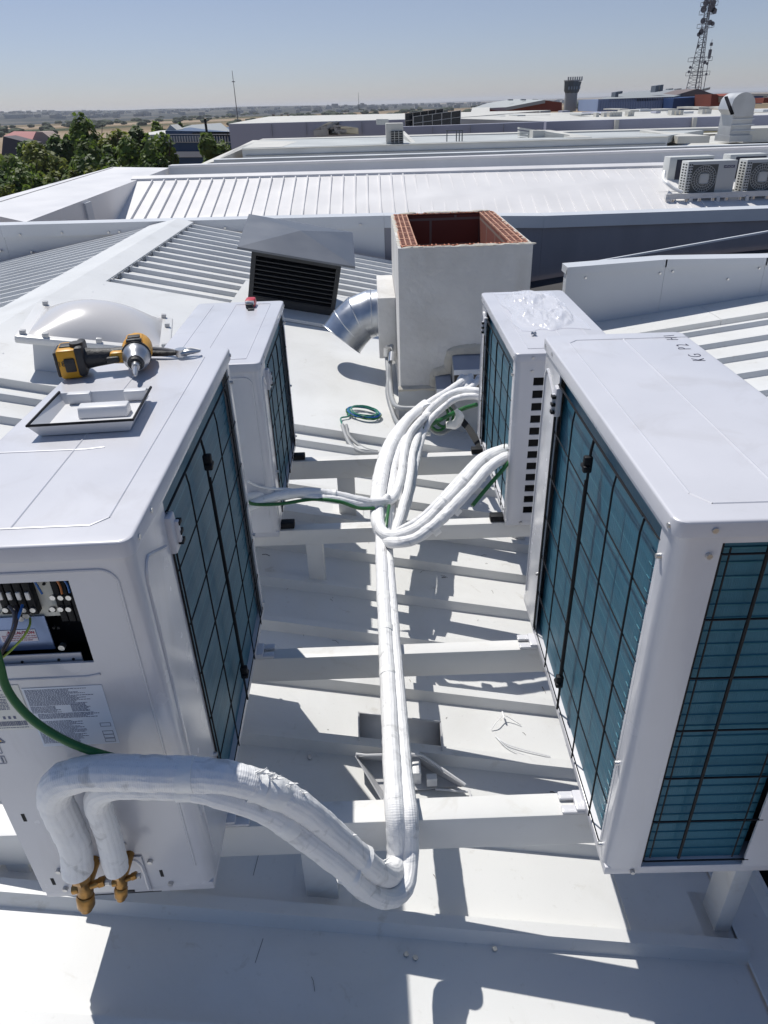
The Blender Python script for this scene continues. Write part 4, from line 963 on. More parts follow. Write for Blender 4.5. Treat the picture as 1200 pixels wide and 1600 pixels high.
# crumpled plastic wrap on the small right unit
def plastic():
    m = bpy.data.materials.new('clear_plastic_wrap'); m.use_nodes = True
    n = m.node_tree.nodes; l = m.node_tree.links; p = n['Principled BSDF']
    p.inputs['Base Color'].default_value = (.86, .87, .92, 1); p.inputs['Roughness'].default_value = .12
    tr_ = n.new('ShaderNodeBsdfTransparent'); mx = n.new('ShaderNodeMixShader'); mx.inputs[0].default_value = .42
    l.new(tr_.outputs[0], mx.inputs[1]); l.new(p.outputs[0], mx.inputs[2]); l.new(mx.outputs[0], n['Material Output'].inputs['Surface'])
    return m
PLAS = plastic()
mb = MB(); G = 70; rows = []
for i in range(G):
    row = []
    for j in range(G):
        a, b = i / (G - 1) * 2 - 1, j / (G - 1) * 2 - 1
        rr = math.hypot(a, b)
        q = Vector((a * 2.1, b * 2.1, 1.7))
        q2 = q + Vector((.6 * noise.noise(q * 1.3), .6 * noise.noise(q * 1.3 + Vector((9, 0, 0))), 0)); hh = .30 + .9 * abs(noise.noise(q2 * .9)) + .5 * abs(noise.noise(Vector((q2.x * 1.2, q2.y * 3.2, 0)))) + .25 * abs(noise.noise(q2 * 5))
        env = max(0, 1 - rr ** 3)
        row.append((.60 + a * .115 * (1 + .15 * noise.noise(q)), 2.60 + b * .27 * (1 + .12 * noise.noise(q + Vector((4, 0, 0)))), .6215 + .034 * hh * env ** .5))
    rows.append(row)
mb.loft(rows)
tag(mb.build('plastic_wrap', PLAS, None, ang=180), 'crumpled clear plastic wrap piled on the small right condenser lid', 'plastic wrap')
mb = MB(); p = PZ(835, 523, .621)
for k_ in range(5): mb.tube([p + Vector((random.uniform(-.01, .01), random.uniform(-.01, .01), .003)), p + Vector((random.uniform(-.012, .012), random.uniform(-.012, .012), .008))], .0035, 5)
tag(mb.build('screw_pile', SCREW, None), 'few loose screws on the small right condenser lid', 'screws')

# ================================================================== chimney
CX0, CX1, CY0, CY1, CZT = .130, .822, 3.768, 5.05, .655
ch = empty('masonry_chimney', ((CX0 + CX1) / 2, (CY0 + CY1) / 2, -.5), 'unfinished rendered chimney with a red hollow brick rim', 'chimney')
WX, WY = .105, .062
mb = MB()
zb2 = -.62
mb.box((CX0, CY0, zb2), (CX0 + WX * .45, CY1, CZT - .004)); mb.box((CX1 - WX * .45, CY0, zb2), (CX1, CY1, CZT - .004)); mb.box((CX0 + WX * .45, CY0, zb2), (CX1 - WX * .45, CY0 + WY * .45, CZT - .004)); mb.box((CX0 + WX * .45, CY1 - WY * .45, zb2), (CX1 - WX * .45, CY1, CZT - .004))
mb.build('render_coat', STUCCO, ch, smooth=False)
mb = MB(); i0 = (CX0 + WX * .45, CY0 + WY * .45, CX1 - WX * .45, CY1 - WY * .45)
mb.box((i0[0], i0[1], -.5), (CX0 + WX, i0[3], CZT - .012)); mb.box((CX1 - WX, i0[1], -.5), (i0[2], i0[3], CZT - .012)); mb.box((CX0 + WX, i0[1], -.5), (CX1 - WX, CY0 + WY, CZT - .012)); mb.box((CX0 + WX, CY1 - WY, -.5), (CX1 - WX, i0[3], CZT - .012))
def brick_in():
    m = bpy.data.materials.new('inner_brickwork'); m.use_nodes = True
    n = m.node_tree.nodes; l = m.node_tree.links; p = n['Principled BSDF']; p.inputs['Roughness'].default_value = .85
    tc = n.new('ShaderNodeTexCoord'); sx = n.new('ShaderNodeSeparateXYZ'); l.new(tc.outputs['Object'], sx.inputs[0])
    ad = n.new('ShaderNodeMath'); ad.operation = 'ADD'; l.new(sx.outputs[0], ad.inputs[0]); l.new(sx.outputs[1], ad.inputs[1])
    cb = n.new('ShaderNodeCombineXYZ'); l.new(ad.outputs[0], cb.inputs[0]); l.new(sx.outputs[2], cb.inputs[1])
    b = n.new('ShaderNodeTexBrick'); b.inputs['Scale'].default_value = 1; b.inputs['Brick Width'].default_value = .33; b.inputs['Row Height'].default_value = .16
    b.inputs['Mortar Size'].default_value = .008; b.inputs['Color1'].default_value = (.20, .05, .03, 1); b.inputs['Color2'].default_value = (.16, .042, .026, 1); b.inputs['Mortar'].default_value = (.22, .15, .12, 1)  # brick colours darkened to paint the shade inside the flue
    l.new(cb.outputs[0], b.inputs['Vector']); l.new(b.outputs[0], p.inputs['Base Color'])
    return m
mb.build('brick_lining', brick_in(), ch, smooth=False)
MB().box((CX0 + WX, CY0 + WY, -.5), (CX1 - WX, CY1 - WY, -.45)).build('flue_floor', DARK, ch, smooth=False)
# hollow brick rim: lattice of webs over dark cells
rnd = random.Random(9); RIM = mat('terracotta_rim', (.46, .25, .17), .85, var=.35, vscale=30)
def lattice(xa, xb, ya, yb, nx, ny, per):
    mb = MB(); wx = (xb - xa) / nx; wy = (yb - ya) / ny; z0, z1 = CZT - .010, CZT
    for i in range(nx + 1):
        x = xa + wx * i + rnd.uniform(-.001, .001); mb.box((x - .0035, ya, z0), (x + .0035, yb, z1 + rnd.uniform(-.002, .002)))
    for j in range(ny + 1):
        y = ya + wy * j; t_ = .0075 if j % per == 0 else .0035
        mb.box((xa, y - t_, z0), (xb, y + t_, z1 - .0008 + rnd.uniform(-.002, .001)))
    mb.build('brick_rim', RIM, ch, smooth=False)
lattice(CX0 + .018, CX0 + WX - .004, CY0 + .07, CY1 - .04, 3, 22, 4)
lattice(CX1 - WX + .004, CX1 - .014, CY0 + .07, CY1 - .04, 3, 22, 4)
for (xa, xb, ya, yb) in ((CX0 + .02, CX1 - .016, CY0 + .018, CY0 + WY - .004), (CX0 + .02, CX1 - .016, CY1 - WY + .004, CY1 - .012)):
    n_ = 30; mb = MB()
    for i in range(n_):
        x = xa + (xb - xa) * i / n_
        mb.box((x, ya, CZT - .016), (x + .007, yb, CZT + rnd.uniform(-.003, .003))); 
    for y in (ya, (ya + yb) / 2, yb - .005): mb.box((xa, y, CZT - .016), (xb, y + .005, CZT - .002))
    mb.build('brick_rim', TERRA, ch, smooth=False)
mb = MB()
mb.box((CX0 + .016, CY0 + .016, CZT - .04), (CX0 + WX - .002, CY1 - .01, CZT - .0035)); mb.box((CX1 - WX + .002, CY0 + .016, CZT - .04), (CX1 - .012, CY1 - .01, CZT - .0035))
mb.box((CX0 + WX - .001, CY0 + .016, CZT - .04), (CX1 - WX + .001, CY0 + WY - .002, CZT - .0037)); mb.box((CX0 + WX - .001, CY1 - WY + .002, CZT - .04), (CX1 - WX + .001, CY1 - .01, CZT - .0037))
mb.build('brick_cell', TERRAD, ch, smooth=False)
# lumpy mortar along the rim edges
def lumpy(a, b, n, r, name, seed, flat=.45):
    rnd = random.Random(seed); mb = MB(); a = Vector(a); b = Vector(b)
    for i in range(n):
        if rnd.random() < .35: continue
        c = a + (b - a) * ((i + rnd.random()) / n); rr = r * rnd.uniform(.5, 1.3)
        g = bmesh.ops.create_icosphere(mb.bm, subdivisions=2, radius=rr)
        d = (b - a).normalized()
        for vv in g['verts']:
            q = vv.co.copy(); st = d * q.dot(d) * 1.6; q = q + st; q.z *= flat
            q *= 1 + .35 * noise.noise(vv.co * 60 + c * 10); vv.co = c + q
    return mb
lumpy((CX0 + .01, CY0 + .014, CZT - .004), (CX1 - .01, CY0 + .014, CZT - .004), 34, .014, 'm', 1).build('mortar_bead', MORTAR, ch)
lumpy((CX0 + .012, CY0 + .02, CZT - .005), (CX0 + .012, CY1 - .02, CZT - .005), 40, .012, 'm', 2).build('mortar_bead', MORTAR, ch)
lumpy((CX0 + .03, CY1 - .02, CZT), (CX1 - .03, CY1 - .02, CZT), 26, .016, 'm', 4).build('mortar_bead', MORTAR, ch)
lumpy((CX1 - .012, CY0 + .03, CZT - .005), (CX1 - .012, CY1 - .02, CZT - .005), 36, .010, 'm', 3).build('mortar_bead', MORTAR, ch)
# base flashing wrapped round the foot
mb = MB(); mb.box((CX0 - .012, CY0 - .012, -.62), (CX1 + .01, CY0 - .001, PY(640, 608, 3.755).z)); mb.build('base_flashing', mat('zinc_flashing', (.52, .53, .53), .5, var=.12, vscale=6), ch, smooth=False)
mb = MB(); rows = []
for i in range(40):
    x = CX0 - .014 + (CX1 - CX0 + .024) * i / 39; zt2 = PY(640, 608, 3.755).z
    rows.append([(x, CY0 - .014, zt2 - .012 + .008 * noise.noise(Vector((x * 14, 0, 0)))), (x, CY0 - .020 + .006 * noise.noise(Vector((x * 9, 3, 0))), zt2 + .002), (x, CY0 - .0005, zt2 + .016 + .014 * noise.noise(Vector((x * 11, 7, 0))))])
mb.loft(rows); mb.build('sealant_bead', MORTAR, ch)
# sheet-metal hoods and mortar patch around them
ZINC = mat('zinc_hood', (.34, .37, .45), .4, metal=.5, var=.06, vscale=8)
ZINCL = mat('zinc_inside', (.42, .41, .39), .6)
def hood(x0, x1, zt3, zb3, dep, drop):
    h = empty('pipe_hood', ((x0 + x1) / 2, CY0, zb3), 'sheet-metal rain hood, %s, on the front of the chimney' % ('the larger with pipes under it' if x1 - x0 > .15 else 'the smaller lower one'), 'pipe hood', 'sheet-metal hoods on the chimney')
    zf = zt3 - drop
    q = MB(); q.hexa([(x0, CY0 - dep, zf - .004), (x1, CY0 - dep, zf - .004), (x1, CY0 - .002, zt3 - .004), (x0, CY0 - .002, zt3 - .004), (x0, CY0 - dep, zf), (x1, CY0 - dep, zf), (x1, CY0 - .002, zt3), (x0, CY0 - .002, zt3)])
    q.build('top_sheet', ZINC, h, smooth=False)
    q = MB(); q.box((x0, CY0 - dep - .004, zf - .026), (x1, CY0 - dep, zf + .002)); q.build('drip_edge', mat('zinc_edge', (.70, .72, .76), .4), h, smooth=False)
    for x in (x0 - .001, x1 - .003):
        q = MB(); q.hexa([(x, CY0 - dep, zb3), (x + .004, CY0 - dep, zb3), (x + .004, CY0 - .002, zb3 - .0), (x, CY0 - .002, zb3), (x, CY0 - dep, zf), (x + .004, CY0 - dep, zf), (x + .004, CY0 - .002, zt3 - .005), (x, CY0 - .002, zt3 - .005)]); q.build('side_sheet', ZINCL, h, smooth=False)
hood(.417, .640, .088, -.12, .11, .055); hood(.325, .410, -.025, -.20, .10, .05)
MB().box((.43, CY0 - .004, -.13), (.63, CY0 - .0012, .06)).build('painted_opening_shade', mat('opening_shadow', (.16, .15, .14), .9), ch, smooth=False)  # dark sheet painting the shade under the larger hood
mb = MB(); rows = []
path = [(.300, -.115), (.292, -.07), (.296, -.02), (.315, .01), (.35, .02), (.372, .03), (.378, .07), (.392, .115), (.43, .135), (.50, .142), (.58, .140), (.66, .14)]
inn = [(.33, -.115), (.328, -.08), (.328, -.045), (.335, -.03), (.36, -.025), (.410, -.02), (.416, .04), (.418, .085), (.44, .088), (.50, .089), (.58, .089), (.66, .089)]
import itertools
def lerp(pts, t):
    f = t * (len(pts) - 1); i = min(int(f), len(pts) - 2); k = f - i; return (pts[i][0] * (1 - k) + pts[i + 1][0] * k, pts[i][1] * (1 - k) + pts[i + 1][1] * k)
for i in range(60):
    t_ = i / 59; a = lerp(path, t_); b = lerp(inn, t_); j = .006 * noise.noise(Vector((t_ * 25, 0, 0)))
    rows.append([(a[0] + j, CY0 - .0008, a[1] + j), ((a[0] * .75 + b[0] * .25), CY0 - .010 - abs(j), a[1] * .75 + b[1] * .25), ((a[0] + b[0]) / 2, CY0 - .014 + j, (a[1] + b[1]) / 2), (b[0], CY0 - .012, b[1])])
mb.loft(rows); mb.build('mortar_patch', MORTAR, ch)

# duct outlet box + elbow
db = empty('duct_outlet', (.0, 4.65, .0), 'shiny galvanised duct elbow fixed to the left side of the chimney', 'duct')
MB().box((.020, 4.32, -.10), (CX0 - .001, 4.98, .275), .003).build('collar_box', STUCCO, db)
pts = [PY(594, 489, 4.65), PY(580, 490, 4.65), PY(561, 498, 4.64), PY(546, 513, 4.62), PY(534, 530, 4.60)]
mb = MB(); mb.tube(pts, [.150] * 5, 40, caps=False); mb.build('elbow', GALV, db, ang=12)
mb = MB(); mb.tube([pts[-1] + (pts[-1] - pts[-2]) * -.02, pts[-1] + (pts[-2] - pts[-1]) * .3], [.143, .143], 40, caps=False); mb.build('inner_sleeve', mat('duct_inside', (.12, .13, .15), .5, metal=.6), db)
for p, d in ((pts[1], (1, 0, 0)), (pts[2], (.85, .03, .4)), (pts[3], (.75, .1, .6))):
    MB().ring(p, d, .150, .004, 40, 6).build('seam_ring', GALV, db)
MB().ring(pts[-1], pts[-1] - pts[-2], .150, .004, 40, 6).build('seam_ring', GALV, db)

# ================================================================== louvred ventilator
ang = math.atan(SL)
lm = Matrix.Translation(Vector((-.675, 5.66, rz(-.675) + .03))) @ Matrix.Rotation(R(3.5), 4, 'Z') @ Matrix.Rotation(ang, 4, 'Y')
lv = empty('louvre_ventilator', (-.675, 5.66, rz(-.675)), 'dark louvred roof ventilator with a grey pyramid cap', 'ventilator')
LV = lambda: MB(lm)
hw, dp, hh = .345, .62, .45
k = LV(); k.box((-hw, 0, -.06), (-hw + .035, dp, hh)); k.box((hw - .035, 0, -.06), (hw, dp, hh)); k.box((-hw + .035, 0, -.06), (hw - .035, .03, .10)); k.box((-hw + .035, 0, hh - .04), (hw - .035, .03, hh)); k.box((-hw + .035, dp - .03, -.06), (hw - .035, dp, hh + .06)); k.build('frame', ANTHR, lv, smooth=False, )
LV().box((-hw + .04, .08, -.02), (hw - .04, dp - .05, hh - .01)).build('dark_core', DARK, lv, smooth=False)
k = LV()
n_ = 9
for i in range(n_):
    z = .10 + (hh - .145) * i / n_; dz = (hh - .145) / n_
    k.hexa([(-hw + .036, .004, z + .002), (hw - .036, .004, z + .002), (hw - .036, .05, z + dz * .75), (-hw + .036, .05, z + dz * .75), (-hw + .036, .004, z + .008), (hw - .036, .004, z + .008), (hw - .036, .05, z + dz * .75 + .006), (-hw + .036, .05, z + dz * .75 + .006)])
k.build('louvre_blades', ANTHR, lv, smooth=False)
k = LV(); cw = .445; y0_, y1_ = -.11, .78; ap = (0, (y0_ + y1_) / 2, hh + .145)
zc = hh + .005
k.hexa([(-cw, y0_, zc), (cw, y0_, zc), (cw, y1_, zc + .12), (-cw, y1_, zc + .12), (-cw, y0_, zc + .014), (cw, y0_, zc + .014), (cw, y1_, zc + .134), (-cw, y1_, zc + .134)])
k.build('cap_rim', CAPM, lv, smooth=False)
k = LV(); c4 = [(-cw, y0_, zc + .015), (cw, y0_, zc + .015), (cw, y1_, zc + .135), (-cw, y1_, zc + .135)]
for a, b in zip(c4, c4[1:] + c4[:1]): k.quad(a, b, ap)
k.build('pyramid_cap', CAPM, lv, smooth=False)
# flashing apron round the ventilator
mb = MB(); xa, xb = -1.12, -.22
mb.hexa([(xa, 5.40, rz(xa) + .05), (xb, 5.40, rz(xb) + .05), (xb, 6.35, rz(xb) + .05), (xa, 6.35, rz(xa) + .05), (xa, 5.40, rz(xa) + .075), (xb, 5.40, rz(xb) + .075), (xb, 6.35, rz(xb) + .075), (xa, 6.35, rz(xa) + .075)])
mb.build('apron', ROOF, lv, smooth=False)

# ================================================================== skylight
sky_m = Matrix.Translation(Vector((-1.60, 3.98, rz(-1.60)))) @ Matrix.Rotation(ang, 4, 'Y') @ Matrix.Rotation(R(12), 4, 'Z')
sg = empty('skylight_dome', (-1.53, 4.0, rz(-1.53)), 'domed opal skylight on a white curb beside the ridge cap', 'skylight')
SK = lambda: MB(sky_m)
k = SK(); k.box((-.31, -.25, -.02), (.31, .25, .20)); k.build('curb', WALLM, sg, smooth=False)
k = SK(); k.box((-.385, -.31, .205), (.385, .31, .248), .012); k.build('frame', mat('skylight_frame', (.72, .71, .69), .3), sg)
k = SK(); rows = []; n_ = 22
for i in range(n_ + 1):
    row = []
    for j in range(n_ + 1):
        a, b = i / n_ * 2 - 1, j / n_ * 2 - 1
        row.append((a * .325, b * .265, .248 + .130 * (max(0, 1 - abs(a) ** 2.1) ** .85) * (max(0, 1 - abs(b) ** 2.1) ** .85)))
    rows.append(row)
k.loft(rows); k.build('dome', DOME, sg, ang=180)
for x, y in ((-.35, -.27), (-.33, .28), (.33, .28), (.355, .10), (-.24, -.285), (.35, -.27), (.02, -.288)):
    SK().box((x - .014, y - .014, .247), (x + .014, y + .014, .270), .003).build('clip', mat('clip_grey', (.5, .5, .5), .4), sg)

# ================================================================== far roof and its surroundings
fb = empty('neighbour_roof', (0, 16, -.3), 'white standing-seam roof of the next building with a wide white parapet at left', 'roof')
fl0, fl1, fr1, fr0 = PY(172, 349, 14.8), PY(205, 283, 17), PY(1330, 254, 17), PY(1330, 330, 14.8)
mb = MB(); mb.quad(fl0, fr0, fr1, fl1); mb.build('roof_sheet', ROOFB, fb, smooth=False)
mb = MB()
for i in range(46):
    t_ = (i + .5) / 66 * 1.0
    xb_ = -5.0 + .26 * (i + 1)
    def onf(x, s):        # s 0 front .. 1 back
        a = fl0 + (fr0 - fl0) * ((x - fl0.x) / (fr0.x - fl0.x)); b = fl1 + (fr1 - fl1) * ((x - fl1.x) / (fr1.x - fl1.x)); return a + (b - a) * s
    a = onf(xb_, 0); b = onf(xb_ - .0, .96)
    if a.x > 7.6: continue
    w_ = .022; hgt_ = .05 if xb_ < .8 else .03
    mb.hexa([a + Vector((-w_, 0, 0)), a + Vector((w_, 0, 0)), b + Vector((w_, 0, 0)), b + Vector((-w_, 0, 0)), a + Vector((-w_ * .5, 0, hgt_)), a + Vector((w_ * .5, 0, hgt_)), b + Vector((w_ * .5, 0, hgt_)), b + Vector((-w_ * .5, 0, hgt_))])
mb.build('standing_seam', ROOFB, fb, smooth=False)
mb = MB(); a, b = fl1, fr1; dz = Vector((0, 0, .07)); dyv = Vector((0, .18, .02))
mb.hexa([a, b, b + dyv, a + dyv, a + dz * .6, b + dz * .6, b + dyv + dz, a + dyv + dz]); mb.build('top_capping', ROOFB, fb, smooth=False)
# back wall
a, m_, b = PY(264, 262, 19.9), PY(600, 252, 19.9), PY(1330, 228, 19.9)
mb = MB()
for p, q in ((a, m_), (m_, b)):
    mb.hexa([(p.x, p.y, -2), (q.x, q.y, -2), (q.x, q.y + .3, -2), (p.x, p.y + .3, -2), (p.x, p.y, p.z), (q.x, q.y, q.z), (q.x, q.y + .3, q.z), (p.x, p.y + .3, p.z)])
mb.build('back_wall', WALLM, fb, smooth=False)
mb = MB()
for p, q in ((a, m_), (m_, b)):
    mb.hexa([(p.x, p.y - .04, p.z), (q.x, q.y - .04, q.z), (q.x, q.y + .34, q.z), (p.x, p.y + .34, p.z), (p.x, p.y - .04, p.z + .05), (q.x, q.y - .04, q.z + .05), (q.x, q.y + .34, q.z + .05), (p.x, p.y + .34, p.z + .05)])
mb.build('wall_capping', ROOFB, fb, smooth=False)
# wide left parapet slab
q0, q1, q2, q3 = PZ(-60, 325, .0), PZ(175, 261, .02), PZ(265, 262, .02), PZ(40, 347, .0)
mb = MB()
dn = Vector((0, 0, -3.2))
mb.hexa([q0 + dn, q3 + dn, q2 + dn, q1 + dn, q0, q3, q2, q1]); mb.build('parapet', ROOFB, fb, smooth=False)
mb = MB(); off_ = Vector((-.5, 0, -.03)); mb.tube([q0 + Vector((.35, 0, .0)), q1 + Vector((.12, -.3, .0))], .012, 4); mb.build('parapet_joint', mat('joint_dark', (.2, .2, .2), .7), fb, smooth=False)
pa = PZ(137, 309, .0); 
mb = MB(); mb.box((pa.x - .25, pa.y - .5, -2), (pa.x + .12, pa.y - .2, -.04)); mb.build('pier', WALLM, fb, smooth=False)

# neighbouring AC units on the far roof
def far_unit(px0, px1, pyt, pyb, Y, label, front=True):
    a = PY(px0, pyb, Y); b = PY(px1, pyb, Y); W_ = b.x - a.x; H_ = PY(px0, pyt, Y).z - a.z; D_ = .36
    rot = Matrix.Rotation(math.atan2(0, 1), 3, 'Z')
    t = empty('rooftop_condenser', a, label, 'condenser', 'condensers on the neighbouring roof', rot=rot)
    x = Matrix.Translation(a); N = lambda: MB(x)
    if front:
        N().box((0, .006, 0), (W_, D_, H_), .01).build('cabinet', mat('far_unit_paint', (.56, .57, .55), .5), t)
        fx, fz, fr2 = W_ * .36, H_ * .48, H_ * .40
        q = N(); q.cyl((fx, .0055, fz), (fx, .0045, fz), fr2, 32); q.box((fx - fr2 * 1.05, .0056, fz - fr2 * 1.05), (fx + fr2 * 1.05, .0058, fz + fr2 * 1.05)); q.build('fan_opening', mat('fan_dark', (.09, .095, .09), .6), t, smooth=False)
        q = N()
        for i in range(1, 6): q.ring((fx, -.002, fz), (0, 1, 0), fr2 * i / 5, .004, 28, 4)
        for i in range(28):
            aa = 2 * math.pi * i / 28; q.tube([(fx, -.002, fz), (fx + fr2 * math.cos(aa), .002, fz + fr2 * math.sin(aa))], .004, 4)
        fg_ = q.build('fan_guard', mat('far_unit_paint', (.56, .57, .55)), t)
        q = N(); q.box((fx - .09, -.012, fz - .09), (fx + .09, -.004, fz + .09), .02); q.build('fan_hub', mat('far_unit_paint', (.56, .57, .55)), fg_)
        q = N()
        for i in range(11):
            for j in range(2): q.box((-.002, .06 + j * .14, H_ * .06 + i * H_ * .082), (.004, .14 + j * .14, H_ * .10 + i * H_ * .082))
        for i in range(11):
            for j in range(2): q.box((.02 + j * .045, .003, H_ * .06 + i * H_ * .082), (.05 + j * .045, .0055, H_ * .10 + i * H_ * .082))
        q.build('side_slots', DARK, t, smooth=False)
        q = N(); q.box((W_ * .73, .001, H_ * .78), (W_ * .95, .005, H_ * .86)); np_ = q.build('name_plate', mat('plate_dark', (.05, .06, .12), .4), t, smooth=False)
        q = MB(); text_bm('HITACHI', H_ * .075, Matrix.Translation(a) @ frame_m((W_ * .74, -.0005, H_ * .795), (1, 0, 0), (0, 0, 1)), q, .0005); q.build('name_text', TAPE, np_)
    else:
        N().box((0, .012, 0), (W_, D_, H_), .01).build('cabinet', mat('far_unit_paint', (.56, .57, .55)), t)
        N().box((W_ * .16, .006, H_ * .05), (W_ * .97, .011, H_ * .92)).build('coil', mat('far_coil', (.010, .014, .035), .5), t, smooth=False)
    q = N()
    for xx in (.06, W_ - .12): q.box((xx, .02, -.10), (xx + .06, D_, -.002))
    q.build('foot', mat('far_unit_paint', (.56, .57, .55)), t, smooth=False)
    return t
far_unit(1040, 1108, 246, 297, 16.3, 'left of the two far condensers turned back to camera, dark coil showing', False)
far_unit(1133, 1190, 242, 290, 16.3, 'right of the two far condensers turned back to camera, dark coil showing', False)
far_unit(1068, 1143, 253, 305, 15.4, 'far condenser with a round fan, left of the front pair on the next roof')
far_unit(1158, 1235, 250, 302, 15.4, 'far condenser with a round fan, cut by the right edge of the photo')
fs = empty('rooftop_stand', PY(1100, 315, 15.4), 'white steel stand under the far condensers', 'stand')
a, b = PY(1040, 312, 15.3), PY(1260, 304, 15.3)
for yy in (15.3, 15.75):
    mb = MB(); mb.hexa([(a.x, yy, a.z), (b.x, yy, b.z), (b.x, yy + .08, b.z), (a.x, yy + .08, a.z), (a.x, yy, a.z + .1), (b.x, yy, b.z + .1), (b.x, yy + .08, b.z + .1), (a.x, yy + .08, a.z + .1)]); mb.build('rail', STEEL, fs, smooth=False)
for px in (1042, 1078, 1120, 1165):
    p = PY(px, 324, 15.28); mb = MB(); mb.box((p.x - .03, p.y, p.z - .3), (p.x + .03, p.y + .06, a.z + .02)); mb.build('leg', STEEL, fs, smooth=False)
mb = MB(); mb.tube([PY(1038, 268, 15.9), PY(1037, 280, 15.7), PY(1042, 286, 15.5), PY(1052, 294, 15.4), PY(1066, 300, 15.3)], .035, 8, smooth=6); tag(mb.build('insulated_pipe', TAPE, None), 'white pipe hanging at the left end of the far condensers', 'pipe')
for i in range(8):
    px = 1050 + i * 21; p = PY(px, 316 - i * .8, 15.0); tag(MB().cyl(p, p + Vector((0, 0, .05)), .03, 8).build('roof_bolt', SCREW, None), 'small bolt head in the row in front of the far condenser stand', 'bolt', 'bolts in front of the far stand')

# generic slab helper for distant roofs and walls, from a quadrilateral seen face-on
def wallq(name, xa, ya, xb, yb, Y, hgt_px, m, parent=None, depth=.4, Y2=None):
    """vertical wall from pixel (xa,ya) to (xb,yb) (its top edge), going down hgt_px pixels"""
    Y2 = Y2 or Y
    a, b = PY(xa, ya, Y), PY(xb, yb, Y2); ha = a.z - PY(xa, ya + hgt_px, Y).z
    mb = MB(); mb.hexa([(a.x, a.y, a.z - ha), (b.x, b.y, b.z - ha), (b.x, b.y + depth, b.z - ha), (a.x, a.y + depth, a.z - ha), a, b, (b.x, b.y + depth, b.z), (a.x, a.y + depth, a.z)])
    return mb.build(name, m, parent, smooth=False)
def slabq(name, pts, m, parent=None, thick=.15):
    """pts: list of (px,py,Y) giving the top outline"""
    P_ = [PY(*p) for p in pts]; mb = MB(); n = len(P_)
    t_ = [mb.bm.verts.new(p) for p in P_]; b_ = [mb.bm.verts.new(p - Vector((0, 0, thick))) for p in P_]
    mb.bm.faces.new(t_); mb.bm.faces.new(b_[::-1])
    for i in range(n): mb.bm.faces.new((t_[i], t_[(i + 1) % n], b_[(i + 1) % n], b_[i]))
    return mb.build(name, m, parent, smooth=False)
MB().box((-5.15, 16.95, -2.2), (14, 19.9, -.45)).build('bounce_deck', ROOFB, fb, smooth=False)  # white deck added to bounce light onto the back wall
b1 = empty('warehouse_building', PY(700, 240, 22), 'low grey warehouse with stepped weathered parapets behind the white seam roof', 'building')
slabq('side_ledge', [(300, 262, 21.2), (335, 252, 21.6), (378, 233, 25.5), (408, 219, 33), (395, 219, 34), (372, 230, 27)], OLDW, b1, .3)
wallq('lower_parapet', 334, 250, 1330, 222, 21.4, 30, OLDM, b1)
wallq('upper_parapet', 378, 234, 1044, 214, 24, 22, OLDM, b1)
wallq('parapet_capping', 378, 233.2, 1046, 213.2, 23.94, 1.1, OLDW, b1)
wallq('parapet_line', 384, 243, 1040, 224, 23.96, .9, mat('dark_line', (.25, .26, .27), .6), b1, depth=.03)
wallq('lower_capping', 334, 249.5, 1330, 221.5, 21.35, 1.2, OLDM, b1)
slabq('roof_deck', [(378, 232, 24.2), (1044, 212, 24.2), (1100, 203, 33), (405, 219, 33)], mat('deck_grey', (.42, .44, .44), .7, var=.15, vscale=.5), b1, .2)
dk_ = PY(1044, 212, 24.2).z
MB().box((-4.3, 21.75, -3), (22, 23.99, PY(700, 240, 21.4).z - .25)).build('lower_deck', OLDW, b1, smooth=False)  # hidden pale deck, added so the upper parapet catches bounced light
MB().box((9.5, 24.0, -3), (32, 35.4, dk_ - .45)).build('lower_deck', OLDW, b1, smooth=False)
slabq('white_upstand', [(380, 231.5, 24.3), (440, 229.5, 24.5), (465, 221, 30), (405, 219, 33)], OLDW, b1, .2)
wallq('rear_capping', 405, 218.5, 1190, 198, 33, 3.5, OLDW, b1, 1.2)
wallq('rear_recess', 450, 221.5, 520, 219.7, 32.8, 4, mat('recess_dark', (.12, .12, .11), .8), b1, .1)
wallq('rear_recess', 655, 217, 812, 211, 32.8, 6, mat('recess_beige', (.30, .29, .24), .8), b1, .1)
wallq('rear_recess', 945, 208, 1000, 206, 32.8, 6, mat('recess_beige2', (.33, .32, .28), .8), b1, .1)
slabq('cross_upstand', [(524, 229, 24.6), (534, 229, 24.6), (536, 218, 32.9), (528, 218, 32.9)], OLDW, b1, .25)
slabq('cross_upstand', [(722, 222, 24.8), (742, 222, 24.8), (722, 214, 32.0), (715, 214, 32.0)], OLDW, b1, .25)
slabq('cross_upstand', [(645, 225, 24.8), (652, 225, 24.8), (632, 205, 32.0), (626, 205, 32.0)], OLDW, b1, .25)
for i in range(4): wallq('louvre_slat', 812, 199 + i * 5.2, 890, 211 + i * 3, 28, 3.2, OLDW, b1, .4, Y2=26)
wallq('plant_box', 833, 204, 852, 204, 27, 14, OLDW, b1, .8)
slabq('cross_upstand', [(895, 215, 25), (925, 214, 25), (860, 203, 30), (845, 203, 30)], OLDW, b1, .2)
slabq('cross_upstand', [(1000, 203, 31), (1012, 203, 31), (1110, 212, 24.6), (1060, 213, 24.6)], OLDW, b1, .2)
wallq('end_block', 1165, 201, 1290, 197, 26, 22, OLDW, b1, 2)
